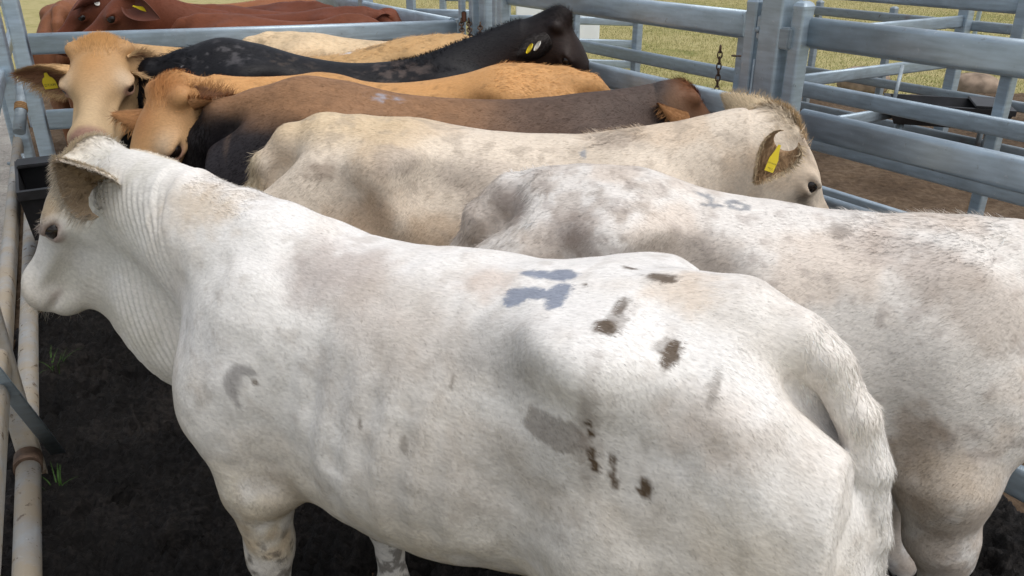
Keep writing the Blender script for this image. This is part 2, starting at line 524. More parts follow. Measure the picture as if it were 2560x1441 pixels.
# ------------------------------------------------------------------ hair
def strands(base, nrm, direc, length, width, tilt, col, seg=1, curl=0.0, name='coat', mat=None, parent=None, tipcol=None):
    """tapering slivers that lie along the hide; one mesh, lit with the hide's own normals"""
    n = len(base)
    d = direc - nrm * np.sum(direc * nrm, axis=1, keepdims=True)
    d /= np.linalg.norm(d, axis=1, keepdims=True) + 1e-9
    s = np.cross(nrm, d)
    ca, sa = np.cos(tilt)[:, None], np.sin(tilt)[:, None]
    ax = d * ca + nrm * sa
    L = length[:, None]; W = (width * .5)[:, None]
    if seg == 1:
        V = np.stack([base + s * W, base - s * W, base + ax * L], 1).reshape(-1, 3)
        Fc = np.arange(3 * n).reshape(n, 3)
        per = 3
    else:
        rows = []
        cv = (RNG.random((n, 1)) - .5) * 2 * curl
        for k in range(seg):
            t = k / seg
            p = base + ax * L * t + (s * cv - nrm * .25 * sa) * L * t * t
            w = W * (1 - t * .75)
            rows += [p + s * w, p - s * w]
        rows.append(base + ax * L + (s * cv - nrm * .25 * sa) * L)
        V = np.stack(rows, 1).reshape(-1, 3)
        per = 2 * seg + 1
        off = (np.arange(n) * per)[:, None]
        T = []
        for k in range(seg - 1):
            a = 2 * k
            T += [off + np.array([[a, a + 1, a + 3]]), off + np.array([[a, a + 3, a + 2]])]
        a = 2 * (seg - 1)
        T.append(off + np.array([[a, a + 1, a + 2]]))
        Fc = np.concatenate(T)
    C = np.repeat(col, per, axis=0)
    if tipcol is not None:
        C[per - 1::per] = tipcol
    o = mesh_obj(name, V.astype(np.float32), Fc, mat, parent, smooth=True)
    set_col(o.data, C)
    nn = nrm + d * .25
    nn /= np.linalg.norm(nn, axis=1, keepdims=True)
    o.data.normals_split_custom_set_from_vertices(np.repeat(nn, per, axis=0).tolist())
    o['kind'] = 'stuff'
    return o

def scatter(V, F, N, C, n, weight):
    a = np.linalg.norm(np.cross(V[F[:, 2]] - V[F[:, 0]], V[F[:, -1]] - V[F[:, 1]]), axis=1) * .5
    a = a * weight
    f = RNG.choice(len(F), n, p=a / a.sum())
    u, v = RNG.random((n, 1)), RNG.random((n, 1))
    if F.shape[1] == 4:
        w = [(1 - u) * (1 - v), u * (1 - v), u * v, (1 - u) * v]
    else:
        m = (u + v) > 1; u = np.where(m, 1 - u, u); v = np.where(m, 1 - v, v); w = [1 - u - v, u, v]
    g = lambda A: sum(w[i] * A[F[f, i]] for i in range(F.shape[1]))
    nn = g(N); nn /= np.linalg.norm(nn, axis=1, keepdims=True)
    return g(V), nn, g(C), f

# ------------------------------------------------------------------ a beast
def w2l(P, w):
    a = R(P['heading'])
    d = Vector(w) - Vector((P['loc'][0], P['loc'][1], 0))
    c, s = math.cos(a), math.sin(a)
    k = P['scale']
    return Vector(((d.x * c + d.y * s) / k[0], (-d.x * s + d.y * c) / k[1], d.z / k[2]))
def d2l(P, v):
    a = R(P['heading']); c, s = math.cos(a), math.sin(a)
    return Vector((v[0] * c + v[1] * s, -v[0] * s + v[1] * c, v[2]))

def make_cow(P):
    sc = np.array(P['scale'], dtype=np.float32)
    V, F, poll, M, hs, tail = build_body(P)
    Lc = V.copy()                                      # beast coordinates
    Mn = np.array(M)
    Hc = ((V - np.array(poll)) @ Mn) / hs              # head coordinates
    Hc[:, 1] /= P.get('head_wide', 1.0)
    if 'post' in P:
        V = P['post'](V, normals(V, F), Hc)
        Lc = V.copy()
    V = (V * sc).astype(np.float32)
    N = normals(V, F)
    root = empty(P['name'], (P['loc'][0], P['loc'][1], 0), R(P['heading']))
    tag(root, P['label'], P.get('category', 'cattle'), P.get('group'))
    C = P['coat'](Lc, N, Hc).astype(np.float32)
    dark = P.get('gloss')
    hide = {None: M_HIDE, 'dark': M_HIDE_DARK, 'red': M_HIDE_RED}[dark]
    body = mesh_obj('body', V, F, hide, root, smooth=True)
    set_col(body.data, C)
    G = lambda h: Vector((np.array(poll) + Mn @ (np.array(h) * hs)) * sc)   # head coords -> placed
    # eyes
    for sy in (1, -1):
        bm_v, bm_f = ball(.030 * hs * sc[2], 22, 14)
        e = mesh_obj('eye', bm_v, bm_f, M_EYE, root, smooth=True)
        e.location = G((.196, sy * P.get('eye_y', .0915) * P.get('head_wide', 1.0), -.0755))
    # ears
    ecol = P.get('ear_col', (.5, .33, .2)); rim = P.get('ear_rim', ecol)
    for sy, nm in ((1, 'left'), (-1, 'right')):
        E = P.get('ears', {}).get(sy)
        if E is None:
            E = dict(d=(-.15, sy * 1.0, -.25), o=(.5, 0, .6))
        if E.get('world'):
            ax = d2l(P, E['d']).normalized(); op = d2l(P, E['o'])
        else:
            ax = (M @ Vector(E['d'])).normalized(); op = M @ Vector(E['o'])
        op = (op - ax * op.dot(ax)).normalized()
        sd = op.cross(ax)
        Re = Matrix((ax, sd, op)).transposed()
        ev, ef = ear_mesh(E.get('L', .20) * hs, E.get('W', .066) * hs)
        ec = np.zeros((len(ev), 3)); half = len(ev) // 2
        ec[:half] = ecol; ec[half:] = P.get('ear_back', rim)
        ear = mesh_obj('ear', [Vector(v) for v in ev], [tuple(f) for f in ef], M_HIDE, root, smooth=True)
        fix_normals(ear)
        set_col(ear.data, ec)
        ea = E.get('at', (.035, sy * .088, -.075))
        ear.matrix_local = Matrix.Translation(G((ea[0], ea[1] * P.get('head_wide', 1.0), ea[2]))) @ (Re.to_4x4()) @ Matrix.Diagonal((sc[2], sc[2], sc[2], 1))
        ear_hair(ear, ev, P, hs, E)
        if P.get('ear_hair', 500): ear_back_fur(ear, ev, P, hs, 1600)
        for kind, spec in P.get('tags', {}).get(sy, []):
            make_tag(kind, ear, root, spec)
    fur(P, root, V, F, N, C, Lc, Hc, sc)
    return root

def ball(r, n=12, m=8):
    V = [(0, 0, r)]; F = []
    for i in range(1, m):
        t = math.pi * i / m
        for j in range(n):
            a = 2 * math.pi * j / n
            V.append((r * math.sin(t) * math.cos(a), r * math.sin(t) * math.sin(a), r * math.cos(t)))
    V.append((0, 0, -r))
    for j in range(n):
        F.append((0, 1 + j, 1 + (j + 1) % n))
        F.append((len(V) - 1, 1 + (m - 2) * n + (j + 1) % n, 1 + (m - 2) * n + j))
        for i in range(m - 2):
            a = 1 + i * n + j; b = 1 + i * n + (j + 1) % n
            F.append((a, a + n, b + n, b))
    return V, F

def fix_normals(o):
    import bmesh
    bm = bmesh.new(); bm.from_mesh(o.data)
    bmesh.ops.recalc_face_normals(bm, faces=bm.faces)
    bm.to_mesh(o.data); bm.free()

def ear_hair(ear, ev, P, hs, E):
    """fringe round the rim and long hair inside the cup"""
    half = len(ev) // 2
    nu, nv = 14, 11
    g = ev[:half].reshape(nu, nv, 3)
    n = P.get('ear_hair', 500)
    if not n: return
    u = RNG.random(n) * (nu - 1.01); v = RNG.random(n) * (nv - 1.01)
    k = RNG.random(n)
    v = np.where(k < .45, np.where(RNG.random(n) < .5, RNG.random(n) * .8, nv - 1.01 - RNG.random(n) * .8), v)
    i, j = u.astype(int), v.astype(int)
    fu, fv = (u - i)[:, None], (v - j)[:, None]
    p = g[i, j] * (1 - fu) * (1 - fv) + g[i + 1, j] * fu * (1 - fv) + g[i, j + 1] * (1 - fu) * fv + g[i + 1, j + 1] * fu * fv
    rimness = (np.abs(v / (nv - 1) - .5) * 2)[:, None]
    out = np.zeros((n, 3)); out[:, 1] = np.sign(v - (nv - 1) / 2)
    nrm = np.zeros((n, 3)); nrm[:, 2] = 1; nrm[:, 1] = -out[:, 1] * .6
    nrm /= np.linalg.norm(nrm, axis=1, keepdims=True)
    d = np.array([[1, 0, .2]]) + out * (rimness ** 3) * 1.2 + RNG.normal(0, .35, (n, 3))
    L = (.022 + .032 * RNG.random(n)) * hs * E.get('fr', 1.0)
    a, b = np.array(P.get('ear_col', (.5, .33, .2))), np.array(P.get('ear_rim', (.7, .6, .45)))
    w = rimness ** 3
    col = (a * (1 - w) + b * w) * (.6 + .6 * RNG.random((n, 1)))
    strands(p, nrm, d, L, np.full(n, .0022 * hs), np.full(n, .45), col, seg=2, curl=.25, name='hair', mat=M_HAIR, parent=ear)

def ear_back_fur(ear, ev, P, hs, n):
    half = len(ev) // 2; nu, nv = 14, 11
    g = ev[half:].reshape(nu, nv, 3); f = ev[:half].reshape(nu, nv, 3)
    u = RNG.random(n) * (nu - 1.01); v = RNG.random(n) * (nv - 1.01)
    i, j = u.astype(int), v.astype(int); fu, fv = (u - i)[:, None], (v - j)[:, None]
    lerp = lambda q: q[i, j] * (1 - fu) * (1 - fv) + q[i + 1, j] * fu * (1 - fv) + q[i, j + 1] * (1 - fu) * fv + q[i + 1, j + 1] * fu * fv
    p, q = lerp(g), lerp(f)
    nr = p - q; nr /= np.linalg.norm(nr, axis=1, keepdims=True) + 1e-6
    bad = ~np.isfinite(nr).all(1); nr[bad] = (0, 0, -1)
    col = np.array(P.get('ear_back', P.get('ear_rim', (.5, .33, .2)))) * np.clip(RNG.normal(1, .13, (n, 1)), .6, 1.4)
    d = np.array([[1, 0, 0]]) + RNG.normal(0, .25, (n, 3))
    strands(p, nr, d, (.012 + .010 * RNG.random(n)) * hs, np.full(n, .0022 * hs), .2 + .2 * RNG.random(n), col, name='hair', mat=M_HAIR if P.get('gloss') != 'dark' else M_HAIR_DARK, parent=ear)

def text_mesh(txt, size):
    cu = bpy.data.curves.new('t', 'FONT'); cu.body = txt; cu.size = size; cu.align_x = 'CENTER'; cu.align_y = 'CENTER'; cu.resolution_u = 2
    o = bpy.data.objects.new('t', cu); COL.objects.link(o)
    dg = bpy.context.evaluated_depsgraph_get()
    me = o.evaluated_get(dg).to_mesh()
    V = [tuple(v.co) for v in me.vertices]; F = [tuple(p.vertices) for p in me.polygons]
    bpy.data.objects.remove(o, do_unlink=True); bpy.data.curves.remove(cu)
    return V, F

def make_tag(kind, ear, root, spec):
    """plastic ear tag; x = right, y = up, z = face"""
    pos, up, nrm = spec.get('pos'), Vector(spec['up']).normalized(), Vector(spec['nrm'])
    k = spec.get('s', 1.0)
    if kind == 'disc':
        n = 18; r, t = .0165 * k, .004
        V, F, MI = [], [], []
        for z, rr in ((0, r), (t, r), (t + .0015, r * .8), (t + .0005, r * .5), (t + .003, r * .28), (t + .003, .0001)):
            V += [(rr * math.cos(2 * math.pi * i / n), rr * math.sin(2 * math.pi * i / n), z) for i in range(n)]
        for q in range(5):
            for i in range(n):
                F.append((q * n + i, q * n + (i + 1) % n, (q + 1) * n + (i + 1) % n, (q + 1) * n + i)); MI.append(0)
    else:
        w, h, t = .030 * k, .060 * k, .003
        out = {'flag': [(-w, -h), (w, -h), (w, -h * .35), (w * .75, -h * .1), (w * .35, h * .05), (w * .22, h * .38), (-w * .22, h * .38), (-w * .35, h * .05), (-w * .75, -h * .1), (-w, -h * .35)],
               'strap': [(-w * .6, -h), (w * .6, -h), (w * .62, -h * .1), (w * .3, h * .45), (w * .18, h * .9), (-w * .18, h * .9), (-w * .3, h * .45), (-w * .62, -h * .1)]}[kind]
        n = len(out)
        V = [(x, y, 0) for x, y in out] + [(x, y, t) for x, y in out]
        F = [tuple(range(n - 1, -1, -1)), tuple(range(n, 2 * n))] + [(i, (i + 1) % n, n + (i + 1) % n, n + i) for i in range(n)]
        MI = [0] * len(F)
        for ln, (txt, sz, y) in enumerate(spec.get('text', [])):
            tv, tf = text_mesh(txt, sz * k)
            b = len(V)
            V += [(x, yy + y * h, t + .0006) for x, yy, _ in tv]
            F += [tuple(i + b for i in f) for f in tf]; MI += [1] * len(tf)
    o = mesh_obj('ear_tag', V, F, spec['mat'], ear)
    o.data.materials.append(M_PRINT)
    o.data.polygons.foreach_set('material_index', MI)
    z = nrm - up * nrm.dot(up); z.normalize(); x = up.cross(z)
    Wm = Matrix((x, up, z)).transposed().to_4x4()
    rw = Matrix.Translation(root.location) @ Matrix.Rotation(root.rotation_euler.z, 4, 'Z')
    ew = rw @ ear.matrix_local
    p = Vector(spec['pos_w']) if 'pos_w' in spec else ew @ Vector(pos)
    Wm.translation = p
    o.matrix_local = ew.inverted() @ Wm
    if spec.get('label'): o['label'] = spec['label']

def fur(P, root, V, F, N, C, Lc, Hc, sc):
    n = P.get('fur', 0)
    a = R(P['heading'])
    Nw = np.stack([N[:, 0] * math.cos(a) - N[:, 1] * math.sin(a), N[:, 0] * math.sin(a) + N[:, 1] * math.cos(a), N[:, 2]], 1)
    Vw = np.stack([V[:, 0] * math.cos(a) - V[:, 1] * math.sin(a) + P['loc'][0], V[:, 0] * math.sin(a) + V[:, 1] * math.cos(a) + P['loc'][1], V[:, 2]], 1)
    seen = (Nw[:, 1] < .35) | (N[:, 2] > .2)          # the side that faces the catwalk and the back
    wt = np.where(seen, 1.0, .12) * np.where(Lc[:, 2] < .35, .25, 1.0)
    # hair direction: back and down over the trunk, along the neck, down the legs, up the face
    D = np.zeros_like(V)
    D[:, 0] = -1.0; D[:, 2] = -.75 - 1.5 * sstep(.95, .55, Lc[:, 2])
    D[:, 2] *= sstep(1.36, 1.2, Lc[:, 2])
    hd = sstep(.55, .50, Hc[:, 0]) * sstep(-.08, .05, Hc[:, 0]) * (np.abs(Hc[:, 1]) < .2) * (np.abs(Hc[:, 2] + .1) < .3)
    f = (np.array([-1, 0, -.25]) if True else 0)
    hdw = np.array((np.array(P['_M']) @ f)) if '_M' in P else np.array([0, 0, 1.0])
    D = D * (1 - hd[:, None]) + hdw * hd[:, None]
    sw = np.stack([fbm(Lc, 5, 2, 11), fbm(Lc, 5, 2, 23), fbm(Lc, 5, 2, 37)], 1) - .5
    D = D + sw * P.get('swirl', .45)
    if n:
        fw = wt[F].mean(1)
        base, nn, cc, fi = scatter(V, F, N, C, n, fw)
        lb = base / sc
        lj = lb + RNG.normal(0, .0028, lb.shape)
        cc = P['coat'](lj, nn, ((lj - np.array(P['poll'])) @ np.array(P['_M'])) / P.get('head_scale', 1.0) / np.array([1, P.get('head_wide', 1.0), 1]))
        dd = D[F[fi, 0]] + RNG.normal(0, .11, (n, 3))
        hf = hd[F[fi, 0]]
        L = P.get('fur_len', .016) * (.6 + .8 * RNG.random(n)) * (1 - .35 * hf)
        if 'fur_mod' in P: L = L * P['fur_mod'](lb)
        W = P.get('fur_w', .0016) * (.7 + .6 * RNG.random(n))
        tone = np.clip(RNG.normal(1.0, P.get('fur_var', .10), (n, 1)), .55, 1.35)
        strands(base - nn * .001, nn, dd, L, W, .09 + .11 * RNG.random(n), np.clip(cc * tone, 0, .95), name='coat', mat=M_HAIR if P.get('gloss') != 'dark' else M_HAIR_DARK, parent=root)
    # long hair: poll tuft, crest of the neck and back, tail
    sets = []
    for sel, cnt, ln, wd, tl, cv, vec in P.get('long', lambda L, H, N: [])(Lc, Hc, N):
        w = sel[F].mean(1)
        if w.sum() <= 0: continue
        base, nn, cc, fi = scatter(V, F, N, C, cnt, w)
        dd = (D[F[fi, 0]] if vec is None else np.tile(np.array(vec, dtype=float), (cnt, 1))) + RNG.normal(0, .35, (cnt, 3))
        L = ln * (.5 + .8 * RNG.random(cnt))
        tone = np.clip(RNG.normal(1.12, .13, (cnt, 1)), .6, 1.5)
        strands(base, nn, dd, L, np.full(cnt, wd), tl * (.6 + .8 * RNG.random(cnt)), np.clip(cc * tone, 0, .95), seg=3, curl=cv, name='long_hair', mat=M_HAIR if P.get('gloss') != 'dark' else M_HAIR_DARK, parent=root)
# ------------------------------------------------------------------ yard: ground, steel, sky
def steel_mat(name, base=(.40, .49, .56), metal=.5, rough=.38, mud=0.0, rust=0.0):
    m, t, b = new_mat(name)
    tc = t.nodes.new('ShaderNodeTexCoord')
    n1 = t.nodes.new('ShaderNodeTexNoise'); n1.inputs['Scale'].default_value = 7; n1.inputs['Detail'].default_value = 6
    n2 = t.nodes.new('ShaderNodeTexNoise'); n2.inputs['Scale'].default_value = 60; n2.inputs['Detail'].default_value = 3
    mp = t.nodes.new('ShaderNodeMapping'); mp.inputs['Scale'].default_value = (1, 1, 7)
    t.links.new(tc.outputs['Object'], mp.inputs[0])
    t.links.new(mp.outputs[0], n1.inputs['Vector']); t.links.new(tc.outputs['Object'], n2.inputs['Vector'])
    cr = t.nodes.new('ShaderNodeValToRGB')
    cr.color_ramp.elements[0].position = .32; cr.color_ramp.elements[1].position = .68
    cr.color_ramp.elements[0].color = (*[c * .82 for c in base], 1); cr.color_ramp.elements[1].color = (*[c * 1.10 for c in base], 1)
    t.links.new(n1.outputs[0], cr.inputs[0])
    # scratches and pale splashes
    sp = t.nodes.new('ShaderNodeMapRange'); sp.inputs[1].default_value = .66; sp.inputs[2].default_value = .72
    t.links.new(n2.outputs[0], sp.inputs[0])
    m1 = t.nodes.new('ShaderNodeMixRGB'); m1.inputs[2].default_value = (.62, .66, .70, 1)
    ml = t.nodes.new('ShaderNodeMath'); ml.operation = 'MULTIPLY'; ml.inputs[1].default_value = .45
    t.links.new(sp.outputs[0], ml.inputs[0]); t.links.new(ml.outputs[0], m1.inputs[0]); t.links.new(cr.outputs[0], m1.inputs[1])
    last = m1.outputs[0]
    def layer(last, col, sc, lo, hi, amt, stretch=(1, 1, 1)):
        mp2 = t.nodes.new('ShaderNodeMapping'); mp2.inputs['Scale'].default_value = stretch
        t.links.new(tc.outputs['Object'], mp2.inputs[0])
        n = t.nodes.new('ShaderNodeTexNoise'); n.inputs['Scale'].default_value = sc; n.inputs['Detail'].default_value = 7; n.inputs['Roughness'].default_value = .65
        t.links.new(mp2.outputs[0], n.inputs['Vector'])
        r = t.nodes.new('ShaderNodeMapRange'); r.inputs[1].default_value = lo; r.inputs[2].default_value = hi; r.inputs[4].default_value = amt
        t.links.new(n.outputs[0], r.inputs[0])
        mx = t.nodes.new('ShaderNodeMixRGB'); mx.inputs[2].default_value = (*col, 1)
        t.links.new(r.outputs[0], mx.inputs[0]); t.links.new(last, mx.inputs[1])
        return mx.outputs[0], r.outputs[0]
    met = None
    if rust:
        last, _ = layer(last, (.17, .08, .035), 4, .60, .72, rust)
        last, _ = layer(last, (.13, .10, .07), 30, .64, .70, min(1, rust * 2.2))
        last, _ = layer(last, (.22, .25, .27), 2.5, .50, .72, .5)
    if mud:
        last, _ = layer(last, (.33, .27, .185), 6, .26, .60, mud)
        last, _ = layer(last, (.10, .065, .04), 22, .60, .64, .9)
    t.links.new(last, b.inputs['Base Color'])
    b.inputs['Metallic'].default_value = metal * (1 - mud)
    rr = t.nodes.new('ShaderNodeMapRange'); rr.inputs[3].default_value = rough - .08; rr.inputs[4].default_value = rough + .18
    t.links.new(n1.outputs[0], rr.inputs[0]); t.links.new(rr.outputs[0], b.inputs['Roughness'])
    bp = t.nodes.new('ShaderNodeBump'); bp.inputs['Strength'].default_value = .12 + mud * .6; bp.inputs['Distance'].default_value = .003
    t.links.new(n2.outputs[0], bp.inputs['Height']); t.links.new(bp.outputs[0], b.inputs['Normal'])
    return m

M_STEEL = steel_mat('galvanised_steel', rust=.22)
M_STEEL_OLD = steel_mat('weathered_galvanised_steel', base=(.31, .365, .40), metal=.4, rough=.5, rust=.5)
M_STEEL_MUD = steel_mat('muddy_galvanised_steel', base=(.30, .33, .36), metal=.3, rough=.6, mud=.85, rust=.3)
M_BLACK_PLASTIC = plain_mat('black_trough_plastic', (.018, .018, .020), .45, 0, .4, 9, .5)
M_CHAIN = plain_mat('rusty_chain', (.10, .065, .045), .6, .5, .4, 30, .5)
M_ROCK = plain_mat('field_stone', (.26, .20, .15), .9, 0, .2, 6, .45)
M_WHITE_BOX = plain_mat('painted_white_sheet', (.84, .88, .92), .5, 0, .3, 3, .05)

def bar_profile(h, t, r=None, n=4):
    """rounded oblong: width t across, height h"""
    r = min(t, h) * .42 if r is None else r
    P = []
    for cx, cy, a0 in ((t / 2 - r, h / 2 - r, 0), (-t / 2 + r, h / 2 - r, 90), (-t / 2 + r, -h / 2 + r, 180), (t / 2 - r, -h / 2 + r, 270)):
        for k in range(n + 1):
            a = R(a0 + 90 * k / n)
            P.append((cx + r * math.cos(a), cy + r * math.sin(a)))
    return P

def bar(name, p, q, h, t, mat, parent, r=None, up=(0, 0, 1), label=None, n=4):
    p, q = Vector(p), Vector(q)
    ax = (q - p).normalized()
    sd = Vector(up).cross(ax)
    if sd.length < 1e-4: sd = Vector((1, 0, 0))
    sd.normalize(); u = ax.cross(sd)
    pr = bar_profile(h, t, r, n)
    k = len(pr)
    off = parent.location if parent is not None else Vector()
    V = [p - off + sd * x + u * y for x, y in pr] + [q - off + sd * x + u * y for x, y in pr]
    F = [(i, (i + 1) % k, k + (i + 1) % k, k + i) for i in range(k)] + [tuple(range(k - 1, -1, -1)), tuple(range(k, 2 * k))]
    o = mesh_obj(name, V, F, mat, parent)
    o.data.polygons.foreach_set('use_smooth', np.array([len(f) == 4 for f in F]))
    if label: o['label'] = label
    return o

def post(name, x, y, z0, z1, w, mat, parent, cap=True, rz=0.0, d=None):
    """hollow square post with a pressed cap"""
    d = d or w
    pr = bar_profile(d, w, .012, 3); k = len(pr)
    c, s = math.cos(rz), math.sin(rz)
    off = parent.location if parent is not None else Vector()
    V, F = [], []
    def ring(z, f=1.0): V.extend([(x + (a * c - b * s) * f - off.x, y + (a * s + b * c) * f - off.y, z - off.z) for a, b in pr])
    rings = [(z0, 1), (z1, 1)]
    if cap: rings += [(z1, 1.05), (z1 + .012, 1.05), (z1 + .024, .85), (z1 + .032, .45)]
    for z, f in rings: ring(z, f)
    for q in range(len(rings) - 1):
        for i in range(k): F.append((q * k + i, q * k + (i + 1) % k, (q + 1) * k + (i + 1) % k, (q + 1) * k + i))
    F += [tuple(range(k - 1, -1, -1)), tuple(range((len(rings) - 1) * k, len(rings) * k))]
    o = mesh_obj(name, V, F, mat, parent)
    return o

def box(name, c, size, mat, parent, rz=0.0, label=None, bevel=.006):
    import bmesh
    bm = bmesh.new(); bmesh.ops.create_cube(bm, size=1.0)
    bmesh.ops.scale(bm, vec=size, verts=bm.verts)
    if bevel: bmesh.ops.bevel(bm, geom=bm.edges[:], offset=bevel, segments=2, affect='EDGES')
    bmesh.ops.rotate(bm, cent=(0, 0, 0), matrix=Matrix.Rotation(rz, 3, 'Z'), verts=bm.verts)
    me = bpy.data.meshes.new(name); bm.to_mesh(me); bm.free()
    o = bpy.data.objects.new(name, me); COL.objects.link(o)
    me.materials.append(mat)
    off = parent.location if parent is not None else Vector()
    o.location = Vector(c) - off
    if parent is not None: o.parent = parent
    if label: o['label'] = label
    return o

def chain_links(p, q, n, mat, parent, r=.016, t=.0035, sag=0.0):
    """a hanging run of welded links, joined because each is only a few millimetres"""
    p, q = Vector(p), Vector(q)
    V, F = [], []
    for i in range(n):
        f = (i + .5) / n
        c = p.lerp(q, f) + Vector((0, 0, -sag * 4 * f * (1 - f)))
        L = (q - p).length / n * .68
        ax = (q - p).normalized(); sd = Vector((1, 0, 0)) if i % 2 else Vector((0, 1, 0))
        sd = (sd - ax * sd.dot(ax)).normalized(); nn = ax.cross(sd)
        base = len(V); NS, NT = 12, 5
        for a in range(NS):
            th = 2 * math.pi * a / NS
            pc = c + ax * (L * math.cos(th)) + sd * (r * .62 * math.sin(th))
            rd = (ax * math.cos(th) + sd * math.sin(th))
            for b in range(NT):
                ph = 2 * math.pi * b / NT
                V.append(pc + rd * (t * math.cos(ph)) + nn * (t * math.sin(ph)))
        for a in range(NS):
            for b in range(NT):
                F.append((base + a * NT + b, base + ((a + 1) % NS) * NT + b, base + ((a + 1) % NS) * NT + (b + 1) % NT, base + a * NT + (b + 1) % NT))
    off = parent.location if parent is not None else Vector()
    o = mesh_obj('chain', [v - off for v in V], F, mat, parent, smooth=True)
    return o

# --- ground
def ground_mat(name, cols, scale, rough=.85, spec=.3, bump=.6, detail=8, dist=.02):
    m, t, b = new_mat(name)
    tc = t.nodes.new('ShaderNodeTexCoord')
    n1 = t.nodes.new('ShaderNodeTexNoise'); n1.inputs['Scale'].default_value = scale; n1.inputs['Detail'].default_value = detail; n1.inputs['Roughness'].default_value = .65
    n2 = t.nodes.new('ShaderNodeTexNoise'); n2.inputs['Scale'].default_value = scale * .08; n2.inputs['Detail'].default_value = 5
    t.links.new(tc.outputs['Object'], n1.inputs['Vector']); t.links.new(tc.outputs['Object'], n2.inputs['Vector'])
    ad = t.nodes.new('ShaderNodeMath'); ad.operation = 'MULTIPLY_ADD'; ad.inputs[1].default_value = .55
    t.links.new(n1.outputs[0], ad.inputs[0])
    m2 = t.nodes.new('ShaderNodeMath'); m2.operation = 'MULTIPLY'; m2.inputs[1].default_value = .45
    t.links.new(n2.outputs[0], m2.inputs[0]); t.links.new(m2.outputs[0], ad.inputs[2])
    cr = t.nodes.new('ShaderNodeValToRGB'); el = cr.color_ramp.elements
    el[0].position = .36; el[1].position = .64
    el[0].color = (*cols[0], 1); el[1].color = (*cols[-1], 1)
    for i, c in enumerate(cols[1:-1]):
        e = el.new(.36 + .28 * (i + 1) / (len(cols) - 1)); e.color = (*c, 1)
    t.links.new(ad.outputs[0], cr.inputs[0]); t.links.new(cr.outputs[0], b.inputs['Base Color'])
    b.inputs['Roughness'].default_value = rough; b.inputs['Specular IOR Level'].default_value = spec
    bp = t.nodes.new('ShaderNodeBump'); bp.inputs['Strength'].default_value = bump; bp.inputs['Distance'].default_value = dist
    t.links.new(n1.outputs[0], bp.inputs['Height']); t.links.new(bp.outputs[0], b.inputs['Normal'])
    return m

def sheet(name, x0, x1, y0, y1, step, zf, mat):
    xs = np.arange(x0, x1 + step * .5, step); ys = np.arange(y0, y1 + step * .5, step)
    X, Y = np.meshgrid(xs, ys, indexing='ij')
    P = np.stack([X.ravel(), Y.ravel(), np.zeros(X.size)], 1).astype(np.float32)
    P[:, 2] = zf(P)
    n, m = len(xs), len(ys)
    i = (np.arange(n - 1)[:, None] * m + np.arange(m - 1)[None]).ravel()
    F = np.stack([i, i + m, i + m + 1, i + 1], 1)
    o = mesh_obj(name, P, F, mat, smooth=True)
    o['kind'] = 'structure'
    return o

M_PADDOCK = ground_mat('dry_pasture', [(.18, .19, .065), (.31, .28, .12), (.39, .34, .17), (.24, .245, .09)], 3.0, .9, .1, .5, 8, .05)
M_DIRT = ground_mat('pen_dirt', [(.055, .036, .022), (.105, .072, .046), (.17, .125, .085)], 16, .9, .15, .9, 8, .03)
M_MUD = ground_mat('wet_black_mud', [(.0035, .0032, .0032), (.011, .0098, .0094), (.036, .031, .028)], 34, .62, .22, 1.0, 9, .03)
M_GRAVEL = ground_mat('pale_gravel', [(.20, .19, .17), (.34, .32, .29), (.45, .43, .39)], 40, .9, .2, .8, 6, .02)

def noise_z(scale, amp, z0=0.0, oct=5):
    return lambda P: z0 + amp * (fbm(P, scale, oct) - .5)
# paddock runs out to the horizon; the pens are trodden bare
g = mesh_obj('ground', [(-900, -40, -.14), (900, -40, -.14), (900, 1800, -.14), (-900, 1800, -.14)], [(0, 1, 2, 3)], M_PADDOCK); g['kind'] = 'structure'
def fence_x(y, x0=-1.53, y0=1.93): return x0 - .544 * (y - y0)
_HP = np.random.default_rng(12)
PRINTS = [(_HP.uniform(-2.3, 1.7), _HP.uniform(.8, 3.6), _HP.uniform(0, 6.3)) for _ in range(120)]
def lumpy(P):
    z = .040 * (fbm(P, 3.2, 3) - .5) + .065 * (fbm(P, 8, 5, 4) - .5)
    k = fbm(P, 20, 4, 9)
    z = z + .060 * np.abs(k - .5) * 2 - .035 * sstep(.58, .70, fbm(P, 7.5, 2, 14)) + .040 * np.abs(fbm(P, 38, 3, 3) - .5) * 2 + .016 * (fbm(P, 75, 2, 6) - .5)
    for x, y, a in PRINTS:                                  # cloven hoof prints pressed into the mud
        i = np.nonzero((np.abs(P[:, 0] - x) < .13) & (np.abs(P[:, 1] - y) < .13))[0]
        dx, dy = P[i, 0] - x, P[i, 1] - y
        u, v = dx * math.cos(a) + dy * math.sin(a), -dx * math.sin(a) + dy * math.cos(a)
        r = np.sqrt((u / .062) ** 2 + ((np.abs(v) - .024) / .030) ** 2)
        z[i] += -.035 * sstep(1.15, .75, r) + .012 * np.exp(-((r - 1.35) / .25) ** 2)
    return z
def lumpy_dirt(P): return .05 * (fbm(P, 2.5, 3) - .5) + .055 * (fbm(P, 10, 4, 4) - .5) + .03 * (fbm(P, 30, 2, 7) - .5)
sheet('mud', -2.7, 1.9, .6, 5.4, .0105, lumpy, M_MUD)
sheet('dirt', -7.5, 9.0, -1.5, 11.0, .055, lambda P: lumpy_dirt(P) - .06 * ((P[:, 0] > -2.65) & (P[:, 0] < 1.85) & (P[:, 1] > .65) & (P[:, 1] < 5.35)) - .004, M_DIRT)
